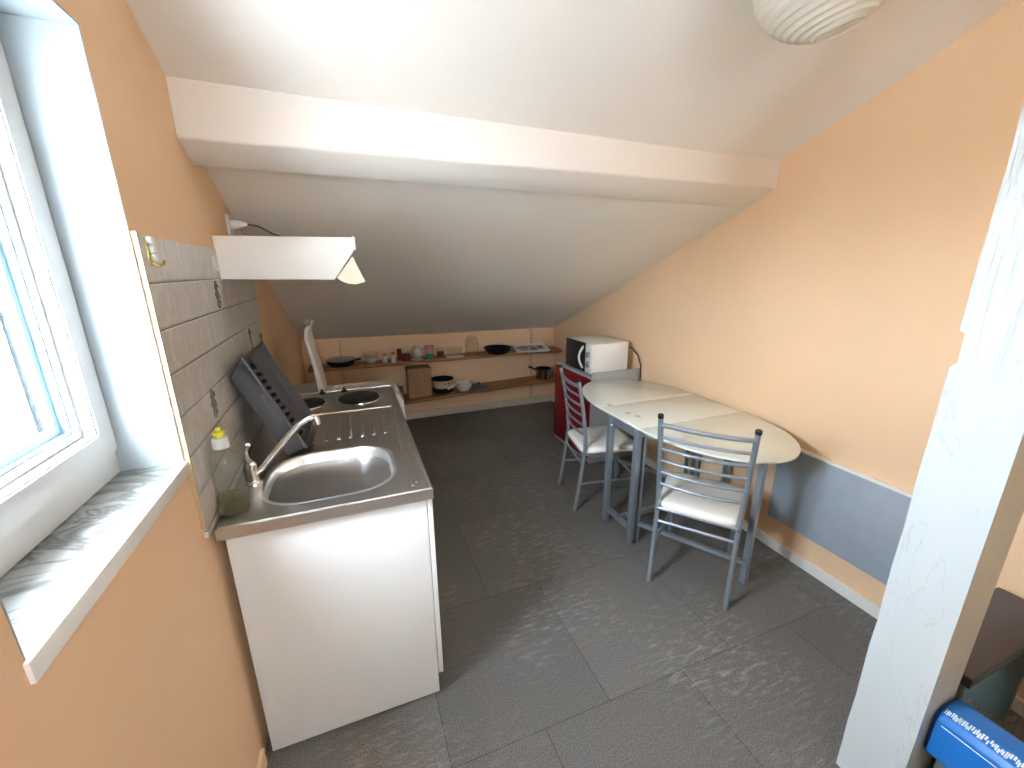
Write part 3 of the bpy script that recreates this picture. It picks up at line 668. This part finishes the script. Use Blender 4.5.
for (x, y, h, r, lab) in ((.425, 4.33, .105, .024, 'slim dark red tin right of the shakers, the taller'), (.482, 4.28, .058, .05, 'low dark red tin left of the white teapot')):
    o = thing('tin', lab, 'tin', (x, y, Z1), 'dark red tins')
    MB().lathe([(0, 0), (r, 0), (r, h), (0, h)], (x, y, Z1), 24).build('tin_body', M['redtin'], o)
    MB().lathe([(0, h), (r * 1.03, h - .008), (r * 1.03, h + .004), (r * .9, h + .008), (0, h + .008)], (x, y, Z1), 24).build('tin_lid', M['redtin'], o)
# white pot with saucer
sa = tag(MB().lathe(plate_prof(.062, .010), (.588, 4.235, Z1), 28).build('saucer', M['china']), 'small white saucer in front under the white teapot', 'saucer')
tp = thing('teapot', 'small white teapot on the upper shelf behind a saucer', 'teapot', (.60, 4.345, Z1))
c = (.603, 4.345, Z1)
MB().lathe([(0, 0), (.032, 0), (.045, .015), (.050, .05), (.042, .09), (.030, .105), (.030, .11)], c, 24).build('pot_body', M['china'], tp)
MB().lathe([(.032, .108), (.026, .118), (.008, .124), (.010, .134), (0, .137)], c, 20).build('pot_lid', M['china'], tp)
MB().tube([(c[0] - .045, c[1], Z1 + .085), (c[0] - .072, c[1], Z1 + .08), (c[0] - .075, c[1], Z1 + .045), (c[0] - .047, c[1], Z1 + .03)], .006, 8).build('pot_handle', M['china'], tp)
MB().tube([(c[0] + .042, c[1] - .01, Z1 + .04), (c[0] + .062, c[1] - .01, Z1 + .07), (c[0] + .07, c[1] - .01, Z1 + .098)], [.010, .008, .006], 8).build('spout', M['china'], tp)
# two tone tumbler
cu = thing('plastic_cup', 'plastic cup with teal bottom and pink top on the upper shelf', 'cup', (.725, 4.27, Z1))
c = (.725, 4.27, Z1)
MB().lathe([(0, 0), (.040, 0), (.0435, .055)], c, 28).build('cup_base', M['teal'], cu)
MB().lathe([(.0435, .055), (.050, .135), (.047, .135), (.041, .058), (0, .056)], c, 28).build('cup_rim', M['pink'], cu)
# glass mug
gm = thing('glass_mug', 'clear glass mug with dark contents right of the pink cup', 'mug', (.84, 4.28, Z1))
c = (.842, 4.28, Z1)
MB().lathe([(0, .006), (.036, .006), (.040, .10), (.043, .10), (.043, .0), (0, 0)], c, 24).build('mug_body', M['clear'], gm)
MB().lathe([(0, .008), (.035, .008), (.0375, .06), (0, .06)], c, 24).build('coffee', M['redtin'], gm)
MB().tube([(c[0] + .042, c[1], Z1 + .085), (c[0] + .07, c[1], Z1 + .08), (c[0] + .07, c[1], Z1 + .035), (c[0] + .042, c[1], Z1 + .025)], .006, 8).build('mug_handle', M['clear'], gm)
# glass dish on white board
tr = tag(MB().box(.895, 1.075, 4.205, 4.33, Z1, Z1 + .012, .003).build('cutting_board', M['china']), 'thin white board under the square glass dish on the upper shelf', 'board')
b = MB(); b.grid([[(x, y, z) for x, y in rrect(.99 - w, .99 + w, 4.275 - w * .68, 4.275 + w * .68, .02, 4)] for w, z in ((.078, Z1 + .100), (.070, Z1 + .02), (.066, Z1 + .013), (.060, Z1 + .02), (.074, Z1 + .100))], True)
tag(b.build('glass_dish', M['clear']), 'square clear glass dish standing on a white board', 'dish')
# tall glass jar
gj = thing('storage_jar', 'tall clear glass storage jar in the middle of the upper shelf', 'jar', (1.18, 4.27, Z1))
c = (1.185, 4.27, Z1)
MB().lathe([(0, .005), (.066, .006), (.070, .02), (.070, .15), (.055, .175), (.052, .185), (.056, .185), (.059, .176), (.075, .15), (.075, .012), (.068, 0), (0, 0)], c, 32).build('jar_body', M['clear'], gj)
MB().lathe([(0, .186), (.058, .186), (.058, .198), (.02, .206), (.016, .222), (0, .224)], c, 28).build('jar_lid', M['clear'], gj)
# black platter
tag(MB().lathe([(0, 0), (.10, 0), (.125, .02), (.155, .066), (.150, .067), (.12, .026), (.09, .010), (0, .009)], (1.475, 4.262, Z1), 36).build('serving_bowl', M['navy']), 'wide black shallow bowl on the upper shelf right of the glass jar', 'bowl')
# white printed tray tilted
ty = thing('serving_tray', 'white tray with brown printed pictures at the right end of the upper shelf', 'tray', (1.9, 4.3, Z1))
mt = Matrix.Translation((1.885, 4.285, Z1 + .016)) @ Matrix.Rotation(-.14, 4, 'Z') @ Matrix.Rotation(.16, 4, 'X')
b = MB(); b.box(-.19, .19, -.115, .115, -.004, .004); b.grid([[(x, y, z) for x, y in rrect(-.19 - a, .19 + a, -.115 - a, .115 + a, .012, 3)] for a, z in ((-.012, .004), (.0, .020), (.006, .020), (0, -.003))], True); b.xf(mt); b.build('tray_body', M['china'], ty)
b = MB()
for (x0, x1, y0, y1) in ((-.165, -.03, -.02, .045), (-.01, .07, -.085, .03), (.085, .15, -.03, .07), (-.14, -.04, -.085, -.05), (-.12, .06, .06, .085)): b.box(x0, x1, y0, y1, .0042, .0050)
b.xf(mt); b.build('printed_picture', M['ink'], ty)
# lower shelf
z = zlow(.85) + .001
tag(MB().lathe([(0, 0), (.09, 0), (.105, .01), (.108, .055), (.104, .055), (.098, .012), (0, .008)], (.848, 4.292, z), 32).build('black_pan', M['blackpan']), 'low black pan underneath the cream casserole pan on the lower shelf', 'pan')
z += .0565
fp = thing('casserole_pan', 'cream enamel pan with black interior stacked on a black pan', 'pan', (.848, 4.292, z))
MB().lathe([(0, .0), (.09, .0), (.104, .01), (.116, .085), (.118, .09)], (.848, 4.292, z), 32).build('pan_body', M['creampan'], fp)
MB().lathe([(.118, .09), (.120, .098), (.113, .098), (.104, .04), (.09, .012), (0, .012)], (.848, 4.292, z), 32).build('pan_inside', M['blackpan'], fp)
for k in (-1, 1):
    MB().lathe([(0, .105), (.008, .105), (.008, .1165), (0, .1165)], (.848, 4.292, z + .06), 10, axis='x').xf(Matrix.Translation((.848, 4.292, z + .06)) @ Matrix.Rotation(-1.35 + .18 * k, 4, 'Z') @ Matrix.Translation((-.848, -4.292, -z - .06))).build('rivet', M['blackpan'], fp)
z = zlow(1.06) + .001
sk = thing('strainer_bowl', 'white saucepan with stubby handle at the front of the lower shelf', 'saucepan', (1.06, 4.22, z))
MB().lathe([(0, 0), (.045, 0), (.06, .012), (.085, .05), (.095, .095), (.099, .098), (.092, .098), (.08, .05), (.05, .016), (0, .012)], (1.065, 4.225, z), 32).build('pan_body', M['china'], sk)
MB().tube([(.978, 4.205, z + .082), (.935, 4.178, z + .076), (.875, 4.150, z + .064)], [.010, .013, .015], 12).build('pan_handle', M['china'], sk)
z = zlow(1.28) + .001
ld = thing('pan_lid', 'dark flat pan lid lying right of the white saucepan on lower shelf', 'lid', (1.26, 4.3, z))
MB().lathe([(0, .022), (.05, .021), (.10, .012), (.115, .0), (.112, 0), (.10, .008), (0, .018)], (1.26, 4.30, z), 32).build('lid_disc', M['bench'], ld)
MB().lathe([(0, .022), (.008, .022), (.008, .032), (.016, .036), (.016, .044), (0, .046)], (1.26, 4.30, z), 16).build('lid_knob', M['black'], ld)
z = zlow(1.97) + .001
sc = thing('saucepan', 'shiny steel saucepan with black handle at the right end of lower shelf', 'saucepan', (2.04, 4.27, z))
MB().lathe([(0, 0), (.085, 0), (.092, .008), (.092, .115), (.095, .118), (.089, .118), (.087, .012), (0, .010)], (2.045, 4.27, z), 36).build('pan_body', M['inox'], sc)
MB().lathe([(.0945, .114), (.0965, .121), (.088, .121)], (2.045, 4.27, z), 36).build('pan_rim', M['black'], sc)
MB().tube([(1.96, 4.27, z + .105), (1.92, 4.275, z + .125), (1.86, 4.28, z + .152)], [.009, .011, .012], 10).build('pan_handle', M['black'], sc)

# ------------------------------------------------------------------ red cabinet with microwave
rc = thing('red_cabinet', 'dark red cupboard with grey top and side in the far right corner', 'cupboard', (1.96, 3.07, 0))
RX0, RX1, RY0, RY1 = 1.745, 2.20, 2.745, 3.39
MB().box(RX0 + .018, RX1, RY0 + .018, RY1, 0, .738).build('carcass', M['greylam'], rc)
MB().box(RX0 + .005, RX1 + .012, RY0, RY0 + .018, 0, .792, .002).build('side_panel', M['greylam'], rc)
MB().box(RX0 - .004, RX1, RY0 + .018, RY1 + .005, .738, .757, .002).build('top_board', M['greylam'], rc)
d = MB().box(RX0, RX0 + .018, RY0 + .019, RY1, .535, .736, .002).build('drawer', M['red'], rc)
MB().tube([(RX0, 2.98, .65), (RX0 - .02, 2.985, .65), (RX0 - .02, 3.145, .65), (RX0, 3.15, .65)], .005, 8).build('handle', M['silver'], d)
d = MB().box(RX0, RX0 + .018, RY0 + .019, RY1, .03, .531, .002).build('door', M['red'], rc)
mw = thing('microwave', 'white microwave oven with black door on the red cupboard', 'microwave', (1.96, 2.99, .757))
MX0, MX1, MY0, MY1, MZ0, MZ1 = 1.752, 2.10, 2.775, 3.20, .772, 1.016
MB().box(MX0 + .012, MX1, MY0, MY1, MZ0, MZ1, .006).build('body', M['white_pl'], mw)
MB().box(MX0, MX0 + .014, MY0 + .001, MY0 + .098, MZ0 + .002, MZ1 - .002, .003).build('control_panel', M['white_pl'], mw)
dd = MB().box(MX0 - .003, MX0 + .012, MY0 + .100, MY1 - .001, MZ0 + .002, MZ1 - .002, .003).build('door', M['black'], mw)
hp = [(MX0 - .004 - .026 * math.sin(PI * i / 10), MY0 + .125 + .022 * math.sin(PI * i / 10), MZ0 + .03 + (MZ1 - MZ0 - .06) * i / 10) for i in range(11)]
MB().tube(hp, .010, 10).build('door_handle', M['white_pl'], dd)
for zz in (.075, .155):
    MB().lathe([(0, 0), (.026, 0), (.026, -.004), (.02, -.016), (0, -.018)], (MX0, MY0 + .05, MZ0 + zz), 20, axis='x').build('knob', M['silver'], mw)
for (x, y) in ((MX0 + .04, MY0 + .03), (MX1 - .04, MY0 + .03), (MX0 + .04, MY1 - .03), (MX1 - .04, MY1 - .03)):
    MB().lathe([(0, 0), (.014, 0), (.014, .016), (0, .016)], (x, y, .757), 12).build('foot', M['black'], mw)
MB().box(MX0 + .06, MX1 - .05, MY0 - .0012, MY0 + .001, MZ0 + .04, MZ1 - .035, .001).build('side_panel', M['white_pl'], mw)
tag(MB().tube([(2.10, 2.85, .97), (2.16, 2.82, .955), (2.195, 2.77, .90), (2.203, 2.735, .82), (2.204, 2.728, .70), (2.20, 2.726, .55)], .0045, 8).build('power_cable', M['cable']), 'black power cord hanging behind the microwave down the peach wall', 'cable')

# ------------------------------------------------------------------ drop leaf table
tb = thing('dining_table', 'oval frosted glass drop leaf table with grey metal legs along the right wall', 'table', (1.80, 1.92, 0))
TC, TW = 1.795, .383
ya, yb = 1.72, 2.112
def leaf(y, s, d):
    return [(TC + TW * math.cos(a), y + s * d * math.sin(a)) for a in [PI * i / 36 for i in range(37)]]
near = leaf(ya - .003, -1, .565); far = leaf(yb + .003, 1, .575)
tz0, tz1 = .738, .750
MB().prism([(TC - TW, ya), (TC + TW, ya), (TC + TW, yb), (TC - TW, yb)], 'z', tz0, tz1, .002).build('table_top', M['tglass'], tb)
MB().prism(near, 'z', tz0, tz1, .002).build('table_leaf', M['tglass'], tb)
MB().prism(far, 'z', tz0, tz1, .002).build('table_leaf', M['tglass'], tb)
for y in (ya, yb):
    MB().box(TC - TW + .002, TC + TW - .002, y - .006, y + .006, tz0 - .006, tz1 - .0045).build('leaf_hinge', M['seam'], tb)
for (x, y) in ((1.494, 2.128), (1.508, 1.955), (1.528, 1.885)):
    MB().lathe([(0, .001), (.017, .001), (.018, 0), (.018, -.0005)], (x, y, tz1), 20).build('glass_pad', M['greylam'], tb)
lx0, lx1, ly0, ly1 = 1.425, 2.145, 1.742, 2.0
lg = MB(); 
for (x, y) in ((lx0, ly0), (lx0, ly1), (lx1, ly0), (lx1, ly1)):
    MB().box(x - .0175, x + .0175, y - .0175, y + .0175, .002, tz0, .003).build('leg', M['silver'], tb)
b = MB()
b.box(lx0 + .0, lx1, ly0 - .012, ly0 + .012, tz0 - .05, tz0 - .001); b.box(lx0, lx1, ly1 - .012, ly1 + .012, tz0 - .05, tz0 - .001)
b.box(lx0 - .012, lx0 + .012, ly0, ly1, tz0 - .05, tz0 - .001); b.box(lx1 - .012, lx1 + .012, ly0, ly1, tz0 - .05, tz0 - .001)
b.build('top_rails', M['silver'], tb)
b = MB(); b.box(lx0 - .014, lx0 + .014, ly0, ly1, .085, .113); b.box(lx1 - .014, lx1 + .014, ly0, ly1, .085, .113); b.box(lx0, lx1, (ly0 + ly1) / 2 - .014, (ly0 + ly1) / 2 + .014, .085, .113)
b.build('bottom_rails', M['silver'], tb)
def gate(h, f):
    g = MB()
    g.bar((*h, .0), (*h, .715), .018, .018); g.bar((*h, .125), (*f, .125), .022, .022); g.bar((*h, .70), (*f, .70), .022, .022)
    ob = g.build('gate_frame', M['silver'], tb)
    MB().bar((*f, .002), (*f, .738), .032, .022).build('leg', M['silver'], tb)
gate((1.475, 1.745), (1.775, 1.25)); gate((2.10, 2.03), (1.86, 2.50))
# dark brackets under the glass
for (x, y) in ((1.98, 1.66), (2.12, 1.60)):
    pass

# ------------------------------------------------------------------ chairs
def make_chair(label):
    """local frame: +y is the way a sitter faces; origin on the floor midway between the rear feet"""
    t = thing('dining_chair', label, 'chair', (0, 0, 0), 'silver metal chairs with cream seats')
    hw = .182
    def back(s):
        pts = [(s * .182, -.005, 0), (s * .183, .020, .18), (s * .184, .044, .38), (s * .185, .052, .46), (s * .190, .045, .58), (s * .193, .026, .72), (s * .197, .0, .86), (s * .199, -.016, .925)]
        # smooth
        P = []
        for i in range(len(pts) - 1):
            for k in range(3): P.append(Vector(pts[i]).lerp(Vector(pts[i + 1]), k / 3))
        P.append(Vector(pts[-1])); return P
    for s in (-1, 1):
        bk = back(s)
        leg = MB().tube(bk, .0125, 12).build('leg', M['silver'], t, local=True)
        MB().tube([bk[-1] - Vector((0, -.001, .004)), bk[-1] + Vector((0, -.003, .012))], .0138, 12).build('end_cap', M['cap'], leg, local=True)
        MB().lathe([(0, -.0135), (.006, -.0135), (.006, -.016), (0, -.017)], (s * .184, .044, .415), 10, axis='y').build('bolt', M['chrome'], leg, local=True)
        MB().tube([(s * .165, .445, 0), (s * .166, .43, .22), (s * .168, .415, .405)], .011, 12).build('leg', M['silver'], t, local=True)
    def backpt(z):
        tab = [(.46, .052), (.58, .045), (.72, .026), (.86, .0), (.925, -.016)]
        for (z0, y0), (z1, y1) in zip(tab, tab[1:]):
            if z0 <= z <= z1: return y0 + (y1 - y0) * (z - z0) / (z1 - z0)
    for i in range(6):
        z = .555 + i * .066; hwz = .187 + (z - .5) * .03; y = backpt(z)
        pts = [(hwz * u, y - .028 * (1 - u * u), z) for u in [-1 + k * .2 for k in range(11)]]
        MB().tube(pts, .0082 if i < 5 else .0115, 10).build('back_rail', M['silver'], t, local=True)
    b = MB()
    for s in (-1, 1): b.tube([(s * .184, .045, .415), (s * .168, .415, .405)], .010, 10)
    b.tube([(-.168, .415, .405), (.168, .415, .405)], .010, 10); b.tube([(-.184, .045, .415), (.184, .045, .415)], .010, 10)
    b.build('seat_frame', M['silver'], t, local=True)
    b = MB(); b.tube([(-.183, .040, .345), (.183, .040, .345)], .0085, 10); b.tube([(-.167, .42, .22), (.167, .42, .22)], .0085, 10)
    for s in (-1, 1): b.tube([(s * .183, .022, .20), (s * .166, .43, .20)], .0085, 10)
    b.build('stretchers', M['silver'], t, local=True)
    # cushioned seat
    rows = []
    for a, z in ((.015, .416), (.0, .424), (-.002, .436), (.004, .452), (.03, .461), (.08, .464), (.15, .465)):
        out = []
        for (x, y) in rrect(-.5, .5, -.5, .5, .16, 6):
            w = .188 + .016 * (y + .5)
            out.append((x * 2 * (w - a), .232 + y * 2 * (.198 - a), z))
        rows.append(out)
    b = MB(); R = b.grid(rows, True); b.bm.faces.new(R[-1]); b.bm.faces.new(R[0][::-1])
    b.build('seat', M['seat'], t, local=True, sharp=1.2)
    return t
ch1 = make_chair('silver chair with cream seat, nearest the viewer, at the near end of the glass table')
ch2 = copy_tree(ch1)
ch2['label'] = 'silver chair with cream seat, farther one, between red cupboard and glass table'
ch1.location = (1.443, 1.303, 0); ch1.rotation_euler = (0, 0, math.atan2(.613, .79) - PI / 2)
ch2.location = (1.330, 2.348, 0); ch2.rotation_euler = (0, 0, math.atan2(-.197, .98) - PI / 2)

# ------------------------------------------------------------------ grey panel low on the right wall
pn = thing('wall_panel', 'flat blue grey panel with white top edge fixed low on the right wall', 'panel', (XR(1) - .02, 1.0, .195))
y0, y1 = .58, 1.45
PZ0, PZ1 = .195, .645
b = MB(); b.hexa([(XR(y0) - .022, y0, PZ0), (XR(y0), y0, PZ0), (XR(y1), y1, PZ0), (XR(y1) - .022, y1, PZ0), (XR(y0) - .022, y0, PZ1), (XR(y0), y0, PZ1), (XR(y1), y1, PZ1), (XR(y1) - .022, y1, PZ1)], .004); b.build('panel_board', M['panel'], pn)
b = MB(); b.hexa([(XR(y0) - .025, y0, PZ1), (XR(y0), y0, PZ1), (XR(y1), y1, PZ1), (XR(y1) - .025, y1, PZ1), (XR(y0) - .025, y0, PZ1 + .014), (XR(y0), y0, PZ1 + .014), (XR(y1), y1, PZ1 + .014), (XR(y1) - .025, y1, PZ1 + .014)], .002); b.build('top_edge', M['white_paint'], pn)

# ------------------------------------------------------------------ paper lantern
LC = Vector((1.212, .895, 2.335)); LR = .168
ln = thing('paper_lantern', 'round ribbed white paper lantern shade hanging from the ceiling', 'lamp', LC)
TILT = Matrix.Translation(LC) @ Matrix.Rotation(math.radians(9), 4, Vector((.60, -.80, 0))) @ Matrix.Rotation(math.radians(-14), 4, Vector((.78, .57, .3))) @ Matrix.Translation(-LC)
prof = []; N = 20; SUB = 6
for i in range(N * SUB + 1):
    a = -PI / 2 + .31 + (PI - .62) * i / (N * SUB)
    k = 1 - .030 * (1 - abs(math.sin(PI * i / SUB)) ** .6) * -1 - .03
    prof.append((LR * math.cos(a) * 1.06 * k, LR * math.sin(a) * .95 * (k if abs(a) > .6 else 1)))
MB().lathe(prof, LC, 56).xf(TILT).build('lamp_shade', M['paper'], ln, sharp=3)
zb = prof[0]
b = MB(); pts = [(LC.x + zb[0] * math.cos(2 * PI * k / 40), LC.y + zb[0] * math.sin(2 * PI * k / 40), LC.z + zb[1]) for k in range(41)]
b.tube(pts, .0032, 6).xf(TILT); b.build('bottom_ring', M['paper'], ln)
MB().lathe([(0, .05), (.018, .05), (.02, .10), (.012, .115), (0, .116)], LC, 16).xf(TILT).build('bulb_socket', M['white_pl'], ln)
MB().lathe([(0, -.055), (.02, -.048), (.03, -.02), (.026, .015), (.014, .05), (0, .05)], LC, 20).xf(TILT).build('light_bulb', M['china'], ln)
pc = TILT @ (LC + Vector((0, 0, .112)))
MB().tube([pc, (pc.x, pc.y, zf(pc.y) + .004)], .003, 8).build('cord', M['white_pl'], ln)
b = MB(); b.tube([(LC.x - .065, LC.y, LC.z + prof[-1][1]), (LC.x + .065, LC.y, LC.z + prof[-1][1])], .0015, 6).xf(TILT); b.build('wire_frame', M['inox'], ln)

# ------------------------------------------------------------------ post, bench and blue case at the right edge
b = MB(); px0, px1, py0, py1 = 1.358, 1.51, .383, .533
def loop(z, dy=0, wob=0): return [(px0 + wob, py0 + wob * .6, z), (px1, py0, z), (px1, py1 + dy, z), (px0, py1 + dy + wob * .5, z)]
zs = [(0, 0)] + [(.1 + .1 * k, .0012 * math.sin(k * 2.1)) for k in range(13)] + [(1.36, .0), (1.372, -.013), (1.445, -.011), (1.452, .002)] + [(1.5 + .1 * k, .0012 * math.sin(k * 1.7)) for k in range(13)]
rows = [loop(z, dy, random.uniform(-.0007, .0007)) for z, dy in zs]
R = b.grid(rows, True); b.bm.faces.new(R[0][::-1]); b.bm.faces.new(R[-1])
o = b.build('wooden_post', M['post'], sharp=.5); struct(o, 'thick white painted wooden post at the right edge', 'post')
bn = thing('bench', 'dark grey board bench beyond the white post at right edge', 'bench', (1.86, .455, 0))
MB().box(1.56, 2.14, .376, .537, .425, .45, .003).build('bench_top', M['bench'], bn)
MB().box(1.562, 2.138, .3735, .378, .423, .449, .001).build('front_edge', M['benchedge'], bn)
MB().box(1.553, 1.562, .374, .539, .42, .452, .002).build('end_cap', M['cap'], bn)
for x in (1.62, 2.08):
    MB().box(x - .015, x + .015, .40, .51, 0, .426, .002).build('leg', M['crate'], bn)
cs = thing('blue_case', 'long blue case with a white printed strip beside the white post', 'case', (1.4600, .13, .26))
pf = [(1.4020, .272), (1.4060, .262), (1.5150, .262), (1.5180, .39)] + [(1.5000 + .018 * math.cos(a), .395 + .018 * math.sin(a)) for a in (0, .8, PI / 2)] + [(1.4400, .415), (1.4170, .405), (1.4040, .385)]
MB().prism(pf, 'y', -.42, .372, .003).build('case_body', M['blue'], cs)
MB().prism([(1.4060, .268), (1.5140, .268), (1.5140, .405), (1.4300, .408), (1.4080, .385)], 'y', .372, .379, .002).build('end_cap', M['bluedark'], cs)
b = MB(); random.seed(3)
y = .368
p0, p1 = Vector((1.4182, 0, .4057)), Vector((1.4395, 0, .4150)); nn = Vector((-.4, 0, .9)).normalized() * .0008
while y > -.40:
    w = random.choice((.0022, .003, .004)); h = random.uniform(.45, .8); s = random.uniform(0, 1 - h)
    a, c_ = p0.lerp(p1, s) + nn, p0.lerp(p1, s + h) + nn
    b.hexa([(a.x, y - w, a.z - .0008), (c_.x, y - w, c_.z - .0008), (c_.x, y, c_.z - .0008), (a.x, y, a.z - .0008), (a.x, y - w, a.z), (c_.x, y - w, c_.z), (c_.x, y, c_.z), (a.x, y, a.z)])
    y -= w + random.choice((.0008, .0012, .002))
b.build('printed_strip', M['print'], cs)
MB().box(1.4028, 1.4048, .08, .36, .375, .3775).build('white_line', M['print'], cs)
cr = thing('low_crate', 'dark teal crate under the blue case by the post', 'crate', (1.5, .1, 0))
MB().box(1.45, 1.62, -.35, .36, 0, .262, .004).build('crate_body', M['crate'], cr)
MB().box(1.447, 1.623, -.353, .363, .225, .262, .002).build('crate_rim', M['crate'], cr)

# ------------------------------------------------------------------ world and light
w = bpy.data.worlds.new('sky'); SC.world = w; w.use_nodes = True; nt = w.node_tree; L = nt.links.new
bg = nt.nodes['Background']; tc = nd(nt, 'ShaderNodeTexCoord'); s = nd(nt, 'ShaderNodeSeparateXYZ'); L(tc.outputs['Generated'], s.inputs[0])
r = nd(nt, 'ShaderNodeValToRGB'); e = r.color_ramp.elements
e[0].position = .46; e[0].color = (.25, .25, .25, 1); e[1].position = .54; e[1].color = (.78, .91, 1.04, 1)
mr = nd(nt, 'ShaderNodeMapRange'); mr.inputs['From Min'].default_value = -1; mr.inputs['From Max'].default_value = 1
L(s.outputs['Z'], mr.inputs['Value']); L(mr.outputs['Result'], r.inputs['Fac']); L(r.outputs['Color'], bg.inputs['Color'])
bg.inputs['Strength'].default_value = 10.5
def portal(name, loc, rot, sx, sy):
    l = bpy.data.lights.new(name, 'AREA'); l.shape = 'RECTANGLE'; l.size = sx; l.size_y = sy; l.cycles.is_portal = True
    o = bpy.data.objects.new(name, l); COL.objects.link(o); o.location = loc; o.rotation_euler = rot
portal('daylight_portal', (-.65, (WY0 + WY1) / 2, (WZ0 + WZ1) / 2), (0, -PI / 2, 0), WZ1 - WZ0, WY1 - WY0)

portal('daylight_portal', ((W2[0] + W2[1]) / 2, YF - .2, (W2[2] + W2[3]) / 2), (PI / 2, 0, 0), W2[1] - W2[0], W2[3] - W2[2])
sl = bpy.data.lights.new('sun', 'SUN'); sl.energy = 9; sl.angle = .01
so_ = bpy.data.objects.new('sun', sl); COL.objects.link(so_); so_.rotation_euler = Vector((.6, .25, .75)).to_track_quat('Z', 'Y').to_euler(); so_.location = (20, 8, 25)

# ------------------------------------------------------------------ camera
Rr = ((0.93231748, -0.10312208, 0.34662654), (-0.36158252, -0.24859043, 0.89858827), (-0.00649625, -0.96310365, -0.26905235))
cam = bpy.data.cameras.new('camera'); co = bpy.data.objects.new('camera', cam); COL.objects.link(co)
mt = Matrix([[Rr[i][0], -Rr[i][1], -Rr[i][2], 0] for i in range(3)] + [[0, 0, 0, 1]])
mt.translation = (0, 0, 1.6); co.matrix_world = mt
cam.sensor_width = 36; cam.lens = 36 * 412.36 / 1024; cam.clip_start = .02
SC.camera = co
SC.view_settings.view_transform = 'Standard'; SC.view_settings.look = 'None'; SC.view_settings.gamma = 1; SC.view_settings.use_curve_mapping = False
SC.view_settings.exposure = 3.08
cy = SC.cycles
cy.use_denoising = True; cy.max_bounces = 12; cy.diffuse_bounces = 6; cy.glossy_bounces = 5; cy.transparent_max_bounces = 12; cy.transmission_bounces = 6
cy.caustics_reflective = False; cy.caustics_refractive = False; cy.sample_clamp_indirect = 8
